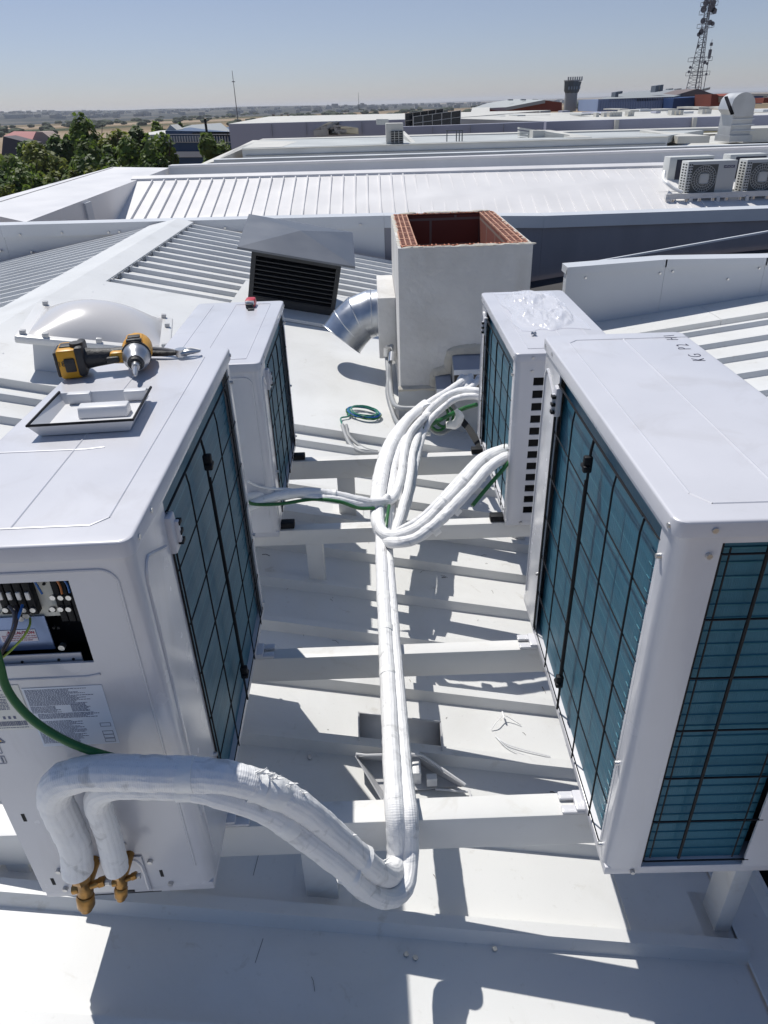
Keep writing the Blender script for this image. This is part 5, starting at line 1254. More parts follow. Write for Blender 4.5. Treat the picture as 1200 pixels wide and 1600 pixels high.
# vent-like small AC at centre
t = empty('rooftop_condenser', PY(620, 225, 24.5), 'boxy condenser with a dark slatted grille on the stepped warehouse roof', 'condenser')
wallq('cabinet', 603, 193, 630, 192.5, 24.3, 33, OLDW, t, .8); wallq('grille', 611, 205, 629, 204.5, 24.25, 19, mat('grille_dark', (.05, .05, .05), .6), t, .04)
for i in range(5): wallq('grille_bar', 611, 207.5 + i * 3.6, 629, 207 + i * 3.6, 24.2, .6, OLDW, t, .03)
for px in (616, 622.5): wallq('grille_bar', px, 205, px + .8, 205, 24.19, 19, OLDW, t, .03)
wallq('ridged_panel', 588, 186, 607, 186, 26, 9, OLDW, t, .5)
t = empty('rooftop_railing', PY(710, 220, 24.5), 'small dark pipe frame standing on the warehouse roof', 'frame')
for px in (698, 713, 717.5, 722): wallq('leg', px, 204, px + 1.2, 204, 25, 18, mat('frame_dark', (.07, .08, .09), .5), t, .1)
wallq('crossbar', 697, 203.5, 723, 203, 25, 1.4, mat('frame_dark', (.07, .08, .09)), t, .1)

# lilac wall and its building
b2 = empty('long_warehouse', PY(600, 190, 45), 'long warehouse with a grey-lilac panel wall and pale roofs', 'building')
wallq('panel_wall', 357, 194, 704, 185, 44, 90, LILAC, b2, .5)
wallq('panel_wall', 630, 198, 856, 190, 38, 22, LILAC, b2, .5)
wallq('panel_wall', 854, 190, 1330, 176, 36, 22, mat('lilac_wall_dark', (.33, .34, .43), .6, var=.05, vscale=.4), b2, .5)
for px, py in ((424, 193), (478, 191), (565, 189), (676, 197), (735, 194.5), (787, 192.5)): wallq('panel_joint', px, py + 1, px + .5, py + 1, 37.9 if px > 630 else 43.9, 20, mat('joint_dark', (.2, .2, .2)), b2, .05)
for px in (965, 1087): wallq('pier', px - 3, 187 - (px - 965) * .03, px + 3, 187 - (px - 965) * .03, 35.8, 17, OLDW, b2, .2)
slabq('roof_deck', [(357, 193.5, 44.2), (704, 184.5, 44.2), (860, 172, 80), (420, 182, 80)], OLDW, b2, .3)
slabq('roof_deck', [(704, 185, 44), (856, 189.5, 38.3), (1330, 175.5, 36.4), (1330, 167, 62), (760, 178, 62)], OLDW, b2, .3)
slabq('white_upstand', [(490, 203, 43.8), (508, 203, 43.8), (530, 190.5, 43.8), (513, 191, 43.8)], OLDW, b2, .3)
slabq('white_upstand', [(513, 201, 43.7), (560, 200, 43.7), (522, 194.5, 43.7)], OLDW, b2, .3)
rnd = random.Random(31)
for i in range(16):
    px = 720 + i * 31 + rnd.uniform(-8, 8); Y_ = rnd.uniform(42, 66); z_ = 187 - (px - 720) * .030 - (Y_ - 40) * .42 + rnd.uniform(-.5, 1); w_ = rnd.uniform(6, 34)
    wallq('roof_upstand', px, z_, px + w_, z_ - w_ * .03, Y_, rnd.uniform(1.6, 4), rnd.choice((OLDW, OLDM, LILAC, mat('deck_grey', (.42, .44, .44)))), b2, rnd.uniform(.5, 5))
for i, (x0, x1, y) in enumerate(((590, 608, 186), (795, 860, 181), (870, 935, 178), (985, 1060, 172), (715, 790, 181), (1060, 1150, 174))): wallq('rooflight_curb', x0, y, x1, y - (x1 - x0) * .03, 50 + i * 3, 4.5, OLDW, b2, 3)
rnd = random.Random(4)
for i, px in enumerate((944, 953, 958, 963, 968, 982, 987, 1050, 1057, 1064, 1098, 1104, 1108, 932)):
    tag(wallq('rooftop_box', px, 176 - (px - 930) * .03, px + 4.5, 176 - (px - 930) * .03, 45, 7, OLDW, None, .6), 'tiny pale vent box in a row on the distant warehouse roofs', 'vent box', 'vent boxes on the distant roofs')
# gable roof (pale)
t = empty('gabled_warehouse', PY(500, 185, 90), 'pale warehouse with a very low gable behind the lilac wall', 'building')
slabq('roof_slope', [(375, 192, 80), (437, 181.5, 95), (470, 181, 95), (500, 189.5, 80)], mat('beige_roof', (.55, .53, .46), .7, var=.08, vscale=.1), t, .3)
slabq('roof_slope', [(437, 181.5, 95), (455, 180.8, 98), (560, 188.5, 82), (470, 190, 80)], OLDW, t, .3)
for px in (425, 438, 448): wallq('roof_vent', px, 178.5, px + 3, 178.5, 96, 3, mat('vent_rust', (.25, .20, .17), .8), t, .8)
# solar panels
sp = empty('solar_array', PY(680, 190, 40), 'tilted dark solar array on the warehouse roof at centre', 'solar panels')
SOL = mat('solar_glass', (.008, .012, .02), .15, spec=.5)
for i, (x0, y0, x1, y1, hp, Y) in enumerate(((633, 177, 693, 169, 26, 41), (646, 182, 720, 172, 23, 39))):
    wallq('panel', x0, y0, x1, y1, Y, hp, SOL, sp, .08)
    for k_ in range(6): px = x0 + (x1 - x0) * k_ / 5; wallq('panel_frame', px - .4, y0 + (y1 - y0) * k_ / 5, px + .4, y0 + (y1 - y0) * k_ / 5, Y - .05, hp - 1, OLDW, sp, .04)
    for f_ in (0, .45): wallq('panel_frame', x0, y0 + hp * f_, x1, y1 + hp * f_, Y - .06, .7, OLDW, sp, .04)

# chimney duct at right
dt = empty('exhaust_duct', PY(1162, 222, 26), 'tall galvanised exhaust duct with a rounded elbow top on the right roofs', 'duct')
FG = mat('duct_zinc', (.45, .46, .47), .45, metal=.4, var=.12, vscale=2)
wallq('shaft', 1146, 178, 1178, 177, 25, 36, FG, dt, .9); wallq('base', 1141, 212, 1176, 211, 24.9, 10, FG, dt, 1.1)
for py in (178, 186, 195, 204): wallq('seam', 1145, py, 1179, py - 1, 24.95, 1.2, OLDM, dt, .05)
c = PY(1161, 166, 24.93); rr = (PY(1178, 166, 25).x - c.x)
mb = MB(); seg = []
mb2 = MB(Matrix.Translation(c)); prof = [(-rr, -rr * .2)] + [(rr * math.cos(R(a)), rr * math.sin(R(a))) for a in range(150, -1, -10)] + [(rr, -rr * .75), (-rr * .45, -rr * .75)]
va = [mb2.bm.verts.new(c + Vector((x, 0, z))) for x, z in prof]; vb = [mb2.bm.verts.new(c + Vector((x, .9, z))) for x, z in prof]
mb2.bm.faces.new(va); mb2.bm.faces.new(vb[::-1])
for i in range(len(va)): mb2.bm.faces.new((va[i], va[(i + 1) % len(va)], vb[(i + 1) % len(va)], vb[i]))
mb2.xf = None; mb2.build('elbow_top', FG, dt)
slabq('outlet', [(1132, 151, 24.9), (1137, 150, 24.9), (1147, 177, 24.9), (1142, 178, 24.9)], mat('outlet_dark', (.05, .05, .06), .6), dt, .03)

# red brick warehouse, blue warehouses, tower, mast
t = empty('brick_warehouse', PY(820, 165, 110), 'red brick warehouse with a shallow grey gable roof', 'building')
def gableq(parent, pts, Y, m, depth):
    P_ = [PY(px, py, Y) for px, py in pts]; mb = MB(); n = len(P_)
    a = [mb.bm.verts.new(p) for p in P_]; b = [mb.bm.verts.new(p + Vector((0, depth, 0))) for p in P_]
    mb.bm.faces.new(a); mb.bm.faces.new(b[::-1])
    for i in range(n): mb.bm.faces.new((a[i], a[(i + 1) % n], b[(i + 1) % n], b[i]))
    return mb.build('gable_wall', m, parent, smooth=False)
BRK = mat('red_brick_far', (.20, .05, .035), .9, var=.1, vscale=.4)
gableq(t, [(791, 176), (791, 168), (850, 156.5), (878, 160), (878, 174)], 110, BRK, 10)
gableq(t, [(765, 180), (765, 170.5), (790, 176), (790, 178)], 106, BRK, 4)
slabq('roof', [(735, 170, 112), (791, 167.5, 109.5), (852, 155.8, 109.5), (800, 154.8, 150), (762, 161, 150)], mat('grey_sheet_far', (.36, .38, .38), .7), t, .4)
for px in (795, 815, 834): wallq('roof_vent', px, 155 - (px - 795) * .01, px + 7, 155, 120, 2, mat('vent_far', (.22, .24, .26), .8), t, 1)
slabq('white_shed', [(735, 178, 90), (765, 178, 90), (765, 167.5, 110), (738, 168, 110)], OLDW, t, 1)
t = empty('control_tower', PY(890, 165, 95), 'grey round watch tower with a flared cabin', 'tower')
pb_, s_ = PY(890, 174, 95), (PY(891, 174, 95).x - PY(890, 174, 95).x)
TW = mat('tower_concrete', (.30, .31, .32), .8); TD = mat('tower_dark', (.07, .09, .11), .5)
MB().tube([pb_, pb_ + Vector((0, 0, 25 * s_))], 9.5 * s_, 16).build('shaft', TW, t)
MB().tube([pb_ + Vector((0, 0, 22 * s_)), pb_ + Vector((0, 0, 27 * s_)), pb_ + Vector((1 * s_, 0, 40 * s_))], [8 * s_, 11.5 * s_, 13.2 * s_], 10).build('cabin', TD, t)
MB().tube([pb_ + Vector((1 * s_, 0, 40 * s_)), pb_ + Vector((1 * s_, 0, 41.5 * s_))], 14 * s_, 10).build('roof_slab', TW, t)
for i in range(7): MB().box((pb_.x + (-10 + i * 3.4) * s_, pb_.y - 12 * s_, pb_.z + 41 * s_), (pb_.x + (-8.2 + i * 3.4) * s_, pb_.y - 10 * s_, pb_.z + 45.5 * s_)).build('roof_box', TW, t, smooth=False)
for i in range(5): MB().box((pb_.x + (-8 + i * 4) * s_, pb_.y - 12.3 * s_, pb_.z + 29 * s_), (pb_.x + (-6 + i * 4) * s_, pb_.y - 11 * s_, pb_.z + 33 * s_)).build('window', mat('tower_glass', (.18, .22, .27), .3), t, smooth=False)
BL1 = mat('blue_cladding_light', (.26, .34, .52), .6, var=.05, vscale=.3); BL2 = mat('blue_cladding_dark', (.012, .045, .15), .6)
t = empty('blue_warehouse', PY(1020, 160, 85), 'pale blue clad warehouse with a grey roof and roof cowls at right', 'building')
wallq('cladding', 935, 155.5, 1053, 151.5, 85, 19, BL1, t, 8)
for i in range(30): wallq('cladding_rib', 936 + i * 3.9, 155.8 - i * .135, 936.8 + i * 3.9, 155.8 - i * .135, 84.9, 18, mat('rib_blue', (.18, .25, .42), .6), t, .1)
slabq('roof', [(935, 155, 85), (1053, 151, 85), (1110, 136, 120), (985, 143, 120)], mat('grey_roof_far', (.25, .27, .28), .7), t, .3)
for px, py, hp in ((962, 144, 11), (968, 143, 4), (1025, 134, 10), (1032, 133, 10)): wallq('cowl', px, py, px + 5, py - 1, 90, hp, mat('cowl_far', (.10, .12, .15), .6), t, 1.5)
for px in (1045, 1058): wallq('roof_vent', px, 138.5, px + 7, 138, 100, 2, mat('vent_far', (.22, .24, .26)), t, 1)
t = empty('navy_warehouse', PY(1100, 160, 80), 'navy blue warehouse with a brick end and brown gable at right', 'building')
wallq('cladding', 1053, 153.5, 1118, 150, 82, 20, BL2, t, 8)
gableq(t, [(1040, 153), (1090, 138.5), (1118, 148), (1130, 153)], 90, mat('gable_brown', (.15, .12, .12), .8), 6)
gableq(t, [(1110, 168), (1112, 147), (1119, 147), (1124, 150), (1137, 150), (1143, 146), (1143, 168)], 78, BRK, 4)
gableq(t, [(1124, 160), (1124, 151), (1132, 151), (1132, 160)], 77.8, mat('beige_far', (.35, .31, .26), .8), .3)
wallq('cladding', 1165, 150, 1193, 150, 84, 12, BL2, t, 8)
wallq('roof_edge', 1130, 147, 1300, 146, 90, 3.5, OLDW, t, 3)
slabq('cowl', [(1132, 150, 77), (1136, 147, 77), (1150, 146, 77), (1148, 151, 77)], mat('cowl_far2', (.04, .045, .05), .6), t, .5)
wallq('cladding', 1194, 153, 1300, 150, 70, 8, BRK, t, 3)

# lattice telecom mast
MST = mat('mast_steel', (.13, .13, .15), .6); MSR = mat('mast_red', (.25, .06, .05), .6)
tm = empty('lattice_mast', PY(1085, 150, 100), 'tall lattice telecom mast with dish antennas at right', 'mast')
base = PY(1084, 152, 100); topp = PY(1101, -25, 100); sc = PY(1085, 152, 100).x - base.x
topc = Vector((base.x + 0 * sc, base.y, topp.z))
hgt_ = topc.z - base.z
mb = MB(); mr = MB()
def leg(i, t): 
    wd = (10 * (1 - t) ** 1.6 + 3.0) * sc * 1.1; a = 2 * math.pi * i / 3 + .5
    return Vector((base.x + wd * math.cos(a), base.y + wd * math.sin(a), base.z + hgt_ * t))
lv_ = [i / 22 for i in range(23)]
for i in range(3):
    for a, b in zip(lv_, lv_[1:]):
        tgt = mr if a < .08 else mb
        tgt.tube([leg(i, a), leg(i, b)], .55 * sc, 4); mb.tube([leg(i, a), leg((i + 1) % 3, b)], .28 * sc, 4); mb.tube([leg(i, b), leg((i + 1) % 3, b)], .28 * sc, 4)
mb.tube([base, topc], .9 * sc, 5)
mb.build('lattice', MST, tm, smooth=False); mr.build('red_section', MSR, tm, smooth=False)
for py, dx, r_ in ((5, -5, 4.5), (5, 6, 4), (15, -7, 4.5), (14, 5, 5), (18, 9, 4), (33, -5, 4), (36, 6, 3.5), (50, -5, 4), (54, -8, 3), (72, -6, 2.2), (98, 8, 2.5), (105, -13, 2), (112, -14, 2), (100, 12, 2), (38, 10, 3)):
    c = PY(1085, py, 100); c.x = base.x + dx * sc
    MB().tube([c, c + Vector((0, 1.2 * sc, 0))], [r_ * sc, r_ * sc * .6], 12).build('dish_antenna', MST, tm)
for py in (10, 23, 44, 96, 118):
    c = PY(1085, py, 100); mb = MB(); w_ = (9 if py < 60 else 13) * sc
    for q in ((-w_, -w_, w_, -w_), (w_, -w_, w_, w_), (w_, w_, -w_, w_), (-w_, w_, -w_, -w_)):
        for dz in (0, 5 * sc): mb.tube([(base.x + q[0], base.y + q[1], c.z + dz), (base.x + q[2], base.y + q[3], c.z + dz)], .3 * sc, 4)
        mb.tube([(base.x + q[0], base.y + q[1], c.z), (base.x + q[0], base.y + q[1], c.z + 5 * sc)], .3 * sc, 4)
    mb.build('platform', MST, tm, smooth=False)
def thin_mast(px, pyb, pyt, Y, label, th_=.45, bits=()):
    a = PY(px, pyb, Y); s = PY(px + 1, pyb, Y).x - a.x; b = Vector((a.x, a.y, PY(px, pyt, Y).z))
    t = empty('antenna_mast', a, label, 'mast')
    MB().tube([a, b], [th_ * s, th_ * s * .5], 6).build('pole', MST, t)
    for py, r_, h_ in bits:
        c = Vector((a.x, a.y, PY(px, py, Y).z)); MB().cyl(c, c + Vector((0, 0, h_ * s)), r_ * s, 8).build('antenna', MST, t)
thin_mast(1098, 148, 62, 105, 'thin antenna mast beside the lattice telecom mast', .6, ((72, 2.2, 4), (85, 2.5, 6), (92, 2.3, 6), (118, 1.8, 3)))
thin_mast(372, 190, 110, 150, 'thin lattice radio mast left of centre on the horizon', .8, ((128, 2.5, 1),))
thin_mast(561, 172, 144, 260, 'very thin distant mast near the centre horizon', .4)

# left: black flue, blue office block, red roof house
t = empty('office_block', PY(290, 215, 75), 'blue and white office block with window bands behind the trees', 'building')
DB = mat('office_blue', (.03, .07, .15), .6); WN = mat('office_glass', (.25, .30, .36), .25)
wallq('facade', 258, 204, 362, 206, 75, 100, DB, t, 14)
wallq('facade', 207, 212, 262, 210, 80, 80, DB, t, 14)
wallq('window_band', 300, 212, 330, 211, 74.9, 8, WN, t, .1); wallq('window_band', 258, 213, 300, 212, 74.9, 8, WN, t, .1)
for i in range(24): wallq('mullion', 258 + i * 4.2, 212.6, 259.4 + i * 4.2, 212.6, 74.7, 9, mat('office_white', (.60, .60, .60), .6), t, .1)
for py in (209.5, 221.5): wallq('white_band', 256, py, 360, py, 74.8, 1.2, mat('office_white', (.60, .60, .60)), t, .1)
wallq('white_band', 256, 237, 360, 236.5, 74.8, 9, mat('office_white', (.60, .60, .60)), t, .1)
wallq('window_band', 256, 258, 360, 257.5, 74.8, 6, mat('office_white', (.60, .60, .60)), t, .1)
slabq('roof', [(205, 211.5, 80), (262, 209.5, 78), (275, 203, 82), (330, 197, 92), (250, 204, 92)], OLDW, t, .4)
slabq('roof', [(262, 206, 76), (300, 207, 75), (362, 206, 75), (345, 192, 95), (300, 195, 92)], mat('grey_roof_far', (.25, .27, .28)), t, .4)
gableq(t, [(258, 206), (266, 195), (276, 203), (276, 206)], 76, OLDW, 3)
p = PY(323, 206, 74); s = PY(324, 206, 74).x - p.x
tag(MB().cyl(p, p + Vector((0, 0, 18 * s)), 1.9 * s, 12).build('flue_pipe', BLACK, None), 'black flue pipe on the blue office block roof', 'flue')
t = empty('red_roof_house', PY(35, 215, 95), 'low building with a faded red roof at the far left', 'house')
slabq('roof', [(5, 213, 90), (48, 224, 84), (58, 205.5, 100), (22, 205, 104)], mat('red_tiles', (.33, .13, .12), .8), t, .5)
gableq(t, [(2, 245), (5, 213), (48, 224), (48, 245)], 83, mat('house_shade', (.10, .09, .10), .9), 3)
gableq(t, [(48, 238), (48, 224), (56, 206), (66, 206), (78, 215), (80, 238)], 88, mat('house_wall', (.42, .32, .28), .8), 3)

# ================================================================== land
GZ = -8.5
def land_mat():
    m = bpy.data.materials.new('dry_fields'); m.use_nodes = True
    n = m.node_tree.nodes; l = m.node_tree.links; p = n['Principled BSDF']; p.inputs['Roughness'].default_value = 1; p.inputs['Specular IOR Level'].default_value = .1
    tc = n.new('ShaderNodeTexCoord'); mp = n.new('ShaderNodeMapping'); mp.inputs['Scale'].default_value = (.0016, .0035, .01); l.new(tc.outputs['Object'], mp.inputs[0])
    t = n.new('ShaderNodeTexNoise'); t.inputs['Scale'].default_value = 1.6; t.inputs['Detail'].default_value = 8; l.new(mp.outputs[0], t.inputs['Vector'])
    r = n.new('ShaderNodeValToRGB'); e = r.color_ramp.elements; e[0].position = .36; e[0].color = (.045, .055, .025, 1); e[1].position = .52; e[1].color = (.27, .20, .13, 1)
    x = e.new(.46); x.color = (.20, .15, .09, 1); x = e.new(.62); x.color = (.31, .24, .17, 1)
    l.new(t.outputs[0], r.inputs[0]); l.new(r.outputs[0], p.inputs['Base Color']); return m
mb = MB(); mb.quad((-9000, -300, GZ), (9000, -300, GZ), (9000, 12000, GZ), (-9000, 12000, GZ))
tag(mb.build('ground', land_mat(), None, smooth=False), kind='structure')
# road and pavement behind the trees
mb = MB(); mb.quad((-60, 20, GZ + .02), (-22, 20, GZ + .02), (-22, 90, GZ + .02), (-60, 90, GZ + .02)); tag(mb.build('road', mat('asphalt', (.06, .06, .062), .9), None, smooth=False), kind='structure')
mb = MB(); mb.box((-22, 20, GZ), (-20, 90, GZ + .15)); tag(mb.build('pavement', mat('paving', (.35, .34, .32), .9), None, smooth=False), kind='structure')
# hills, as ridges with real depth
def hill(x0, x1, y0, y1, H_, seed, m, env):
    nx, ny = 150, 26; rows = []
    for j in range(ny + 1):
        b = j / ny; row = []
        for i in range(nx + 1):
            a = i / nx; x = x0 + (x1 - x0) * a; y = y0 + (y1 - y0) * b
            h_ = H_ * math.sin(math.pi * b) ** .8 * env(a) * (.72 + .5 * noise.noise(Vector((x / 900, y / 900, seed))) + .12 * noise.noise(Vector((x / 170, y / 300, seed))))
            row.append((x, y, GZ - 2 + max(0, h_)))
        rows.append(row)
    mb = MB(); mb.loft(rows); return tag(mb.build('hills', m, None, ang=180), kind='structure')
def hillm(name, c0, c1, sc_):
    m = mat(name, c0, 1); n = m.node_tree.nodes; l = m.node_tree.links; p = n['Principled BSDF']
    tc = n.new('ShaderNodeTexCoord'); mp = n.new('ShaderNodeMapping'); mp.inputs['Scale'].default_value = (sc_, sc_, sc_ * 5); l.new(tc.outputs['Object'], mp.inputs[0])
    t = n.new('ShaderNodeTexNoise'); t.inputs['Scale'].default_value = 1; t.inputs['Detail'].default_value = 9; l.new(mp.outputs[0], t.inputs['Vector'])
    r = n.new('ShaderNodeValToRGB'); r.color_ramp.elements[0].position = .48; r.color_ramp.elements[1].position = .62; r.color_ramp.elements[0].color = (*c0, 1); r.color_ramp.elements[1].color = (*c1, 1)
    l.new(t.outputs[0], r.inputs[0]); l.new(r.outputs[0], p.inputs['Base Color']); return m
hill(-3600, 900, 900, 5200, 31, 1.3, hillm('wooded_hill', (.014, .022, .026), (.09, .085, .075), .010), lambda a: min(1, max(0, a * 2.2 + .25)) * (1 if a < .55 else max(.16, 1 - (a - .55) * 2.6)))
hill(-9000, 9000, 7000, 11500, 17, 4.2, hillm('far_hill', (.07, .08, .09), (.16, .15, .14), .002), lambda a: .75)
# distant town: countless small blocks, trees as dark patches
rnd = random.Random(21); mb = MB(); mt = MB()
for i in range(300):
    Y = rnd.uniform(1300, 3000); x = rnd.uniform(-.56, .25) * Y
    hz = 0
    a_ = (x + 3600) / 4500
    if 0 < a_ < 1: hz = 31 * math.sin(math.pi * (Y - 900) / 4300) ** .8 * (1 if a_ < .55 else max(.16, 1 - (a_ - .55) * 2.6)) * (.72 + .5 * noise.noise(Vector((x / 900, Y / 900, 1.3))))
    w_ = rnd.uniform(5, 16); h_ = rnd.uniform(1, 3.2)
    mb.box((x, Y, GZ + hz - 6), (x + w_, Y + 12, GZ + hz + h_))
tag(mb.build('distant_town', mat('town_walls', (.42, .40, .38), .9, var=.3, vscale=.01), None, smooth=False), 'far-off town of tiny pale houses scattered below the hills', 'town', kind='stuff')
for i in range(300):
    Y = rnd.uniform(420, 1500) ; x = rnd.uniform(-.58, .45) * Y; r_ = rnd.uniform(2, 4)
    if rnd.random() < .6: x = round(x / 260) * 260 + rnd.uniform(-90, 90)
    g = bmesh.ops.create_icosphere(mt.bm, subdivisions=2, radius=r_)
    for vv in g['verts']: vv.co = Vector((x, Y, GZ + 1.5)) + Vector((vv.co.x * 1.5, vv.co.y, vv.co.z * .62)) * (1 + .5 * noise.noise(vv.co * .6 + Vector((i, 0, 0))))
tag(mt.build('distant_trees', mat('far_foliage', (.03, .045, .02), .95, var=.3, vscale=.1), None, smooth=False), 'scattered far-off dark trees across the dry plain', 'trees', kind='stuff')
for px, hp, wp in ((518, 9, 10), (545, 6, 7), (563, 10, 6), (566, 8, 7), (619, 6, 6)):
    tag(wallq('apartment_tower', px, 171 - hp, px + wp, 171 - hp, 2600, hp + 2, mat('tower_block', (.16, .18, .22), .9), None, 20), 'tiny grey tower block on the horizon, %s' % ({518: 'the wide leftmost one', 545: 'the low second from left', 563: 'the tallest narrow one', 566: 'overlapping the tallest one', 619: 'the rightmost small one'}[px]), 'tower block', 'tower blocks on the horizon')
for px, hp, wp in ((6, 6, 22), (125, 4, 18), (97, 3, 15)):
    tag(wallq('long_shed', px, 186 - hp, px + wp, 185 - hp, 1500, hp, mat('town_walls', (.42, .40, .38)), None, 30), 'long pale shed on the dry plain, %s' % ({6: 'far left', 125: 'right of the other one', 97: 'left of its neighbour'}[px]), 'shed', 'long sheds on the plain')

# ================================================================== trees at left
LEAF = []
def leaf_mat(name, c):
    m = bpy.data.materials.new(name); m.use_nodes = True; n = m.node_tree.nodes; l = m.node_tree.links; p = n['Principled BSDF']
    tc = n.new('ShaderNodeTexCoord'); t = n.new('ShaderNodeTexNoise'); t.inputs['Scale'].default_value = .9; t.inputs['Detail'].default_value = 5
    l.new(tc.outputs['Object'], t.inputs['Vector'])
    r = n.new('ShaderNodeValToRGB'); r.color_ramp.elements[0].position = .35; r.color_ramp.elements[1].position = .65
    r.color_ramp.elements[0].color = (*[k * .6 for k in c], 1); r.color_ramp.elements[1].color = (*[k * 1.4 for k in c], 1)
    l.new(t.outputs[0], r.inputs[0]); l.new(r.outputs[0], p.inputs['Base Color']); p.inputs['Roughness'].default_value = .6
    tr = n.new('ShaderNodeBsdfTranslucent'); l.new(r.outputs[0], tr.inputs['Color'])
    mx = n.new('ShaderNodeMixShader'); mx.inputs[0].default_value = .45
    l.new(p.outputs[0], mx.inputs[1]); l.new(tr.outputs[0], mx.inputs[2]); l.new(mx.outputs[0], n['Material Output'].inputs['Surface'])
    return m
for nm, c in (('foliage_mid', (.125, .185, .032)), ('foliage_light', (.18, .21, .04)), ('foliage_dark', (.075, .125, .026))): LEAF.append(leaf_mat(nm, c))
BARK = mat('bark', (.08, .06, .045), .9)
def crown_bm(rx, rz_, seed, n, leaf, mb, cen, columnar=False):
    rnd = random.Random(seed)
    lobes = []
    for k in range(9 if not columnar else 7):
        a = rnd.uniform(0, 6.28); e = rnd.uniform(-.8, .9); q = rnd.uniform(.35, .7)
        lobes.append((Vector((math.cos(a) * q * rx * (.6 if columnar else 1), math.sin(a) * q * rx * (.6 if columnar else 1), e * rz_ * .62)), rnd.uniform(.38, .62)))
    lobes.append((Vector((0, 0, 0)), .8))
    for i in range(n):
        lc, lr_ = rnd.choice(lobes)
        d = Vector((rnd.gauss(0, 1), rnd.gauss(0, 1), rnd.gauss(0, 1))).normalized()
        rad = lr_ * (rnd.random() ** .35)
        p = lc + Vector((d.x * rx * rad, d.y * rx * rad, d.z * rz_ * rad * .8))
        nrm = (d + Vector((rnd.gauss(0, .5), rnd.gauss(0, .5), rnd.gauss(0, .5) + .3))).normalized()
        u = nrm.orthogonal().normalized(); v = nrm.cross(u); a = rnd.uniform(0, 6.28); s1 = leaf * rnd.uniform(.6, 1.3)
        uu = (u * math.cos(a) + v * math.sin(a)) * s1; vv = (v * math.cos(a) - u * math.sin(a)) * s1 * .6
        c = cen + p
        mb.bm.faces.new([mb.bm.verts.new(c - uu), mb.bm.verts.new(c + vv * .9), mb.bm.verts.new(c + uu), mb.bm.verts.new(c - vv)])
def tree(px, pyt, pxw, Y, seed, kind_, label):
    top_ = PY(px, pyt, Y); s = PY(px + 1, pyt, Y).x - PY(px, pyt, Y).x
    rx = pxw * s * .72; H_ = top_.z - GZ; rzz = min(H_ * .42, max(rx * 1.15, H_ * .34))
    t = empty('broadleaf_tree', (top_.x, Y, GZ), label, 'tree', 'trees beside the industrial buildings')
    cz = top_.z - rzz * .86
    mb = MB(); rnd = random.Random(seed)
    mb.tube([(top_.x, Y, GZ - .2), (top_.x + .1, Y, GZ + (cz - GZ) * .5), (top_.x, Y + .1, cz)], [.22, .16, .09], 8, smooth=3)
    for k in range(6):
        a = rnd.uniform(0, 6.28); z0_ = GZ + (cz - GZ) * rnd.uniform(.5, 1)
        mb.tube([(top_.x, Y, z0_), (top_.x + math.cos(a) * rx * .35, Y + math.sin(a) * rx * .35, z0_ + rzz * .35), (top_.x + math.cos(a) * rx * .6, Y + math.sin(a) * rx * .6, z0_ + rzz * .8)], [.08, .05, .02], 6)
    mb.build('trunk', BARK, t)
    area = rx * rzz; n = int(min(11000, 2000 + area * 520)); 
    cb = MB(); crown_bm(rx, rzz, seed, n, .17 * (Y / 45), cb, Vector((top_.x, Y, cz))); cb.build('crown', LEAF[kind_], t, smooth=False)
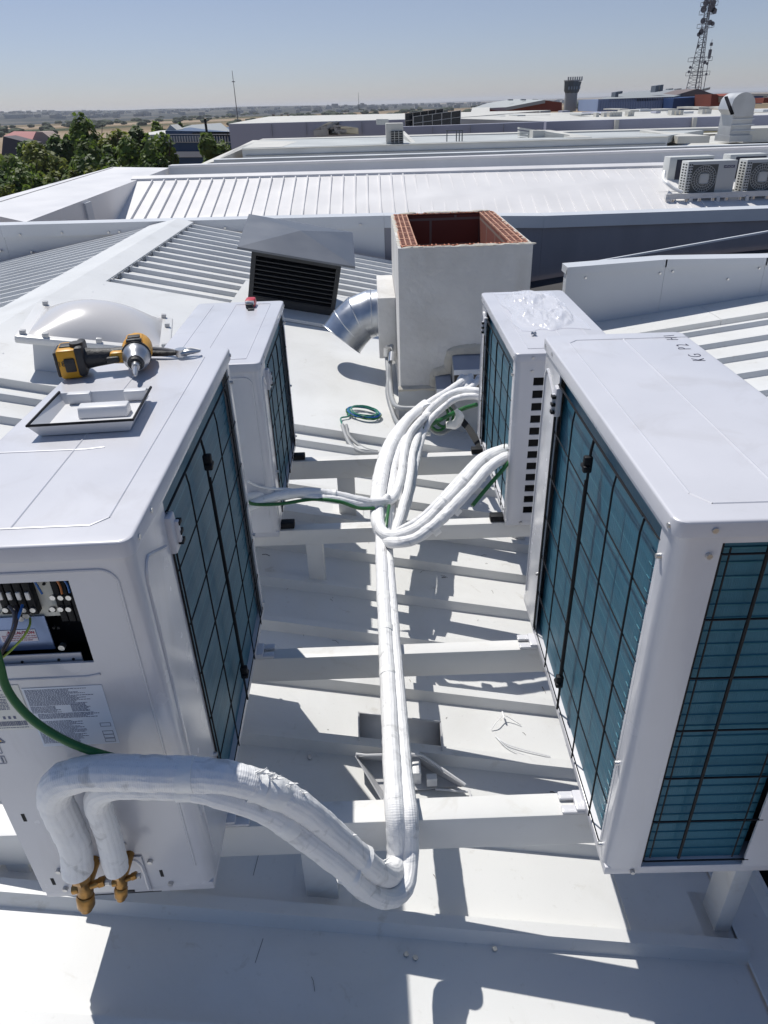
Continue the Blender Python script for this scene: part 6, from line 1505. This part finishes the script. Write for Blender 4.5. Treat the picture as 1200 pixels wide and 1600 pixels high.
TREES = [
 (138, 185, 44, 62, 0, 'tall tree with a narrow crown standing above the others at left'),
 (165, 196, 44, 58, 1, 'broad tree just right of the tallest one'),
 (95, 196, 40, 66, 2, 'dark tree rising left of the tallest crown'),
 (60, 214, 50, 60, 1, 'olive green tree in front of the red-roofed house'),
 (205, 195, 30, 64, 2, 'dark tree at the left corner of the blue office block'),
 (186, 218, 46, 52, 0, 'round tree below the office block roof line'),
 (243, 212, 50, 50, 0, 'full round tree in front of the blue office block'),
 (340, 202, 46, 62, 0, 'round tree squeezed between the office block and lilac wall'),
 (118, 222, 48, 50, 0, 'mid green tree in the middle of the left cluster'),
 (150, 240, 44, 46, 2, 'dark low tree in the second row of the cluster'),
 (28, 232, 56, 52, 0, 'wide green tree at the left edge, upper row'),
 (72, 246, 44, 44, 1, 'light green tree over the parked area'),
 (8, 262, 44, 42, 2, 'dark tree cut by the left edge of the photo'),
 (38, 262, 30, 41, 0, 'small tree in front of the wide left-edge tree'),
 (108, 258, 24, 40, 1, 'small rounded sapling with bright leaves'),
 (125, 256, 18, 42, 2, 'slim dark sapling beside the bright one'),
 (212, 238, 40, 46, 2, 'dark bushy tree left of the full round tree'),
 (180, 252, 34, 44, 0, 'low bushy tree just above the white parapet'),
 (235, 240, 34, 48, 2, 'low dark tree behind the parapet corner'),
 (10, 292, 34, 38, 1, 'lowest light green tree in the left corner'),
 (52, 222, 40, 72, 2, 'dark crown behind the olive tree'),
 (285, 190, 14, 120, 2, 'tiny distant tree over the office roof'),
 (248, 193, 20, 110, 0, 'small far tree just left of the office gable'),
 (115, 204, 34, 72, 0, 'mid green crown between the two tallest trees'),
 (75, 268, 30, 39, 2, 'dark low tree near the pavement'),
 (-8, 226, 50, 56, 1, 'light green tree leaning in from the left edge, top row'),
 (-6, 250, 40, 48, 2, 'dark half-hidden tree at the very left edge'),
 (145, 262, 26, 43, 1, 'small bright tree above the white parapet edge'),
]
for i, (px, py, w_, Y, kd, lb) in enumerate(TREES): tree(px, py, w_, Y, 100 + i, kd, lb)

# ================================================================== air
hz_m = bpy.data.materials.new('haze_air'); hz_m.use_nodes = True; n = hz_m.node_tree.nodes; l = hz_m.node_tree.links
n.remove(n['Principled BSDF']); pv = n.new('ShaderNodeVolumePrincipled'); pv.inputs['Color'].default_value = (.90, .93, 1, 1); pv.inputs['Density'].default_value = .00013; pv.inputs['Anisotropy'].default_value = .2
l.new(pv.outputs[0], n['Material Output'].inputs['Volume'])
tag(MB().box((-9200, -350, GZ - 4), (9200, 12200, 32)).build('haze', hz_m, None, smooth=False), kind='stuff')
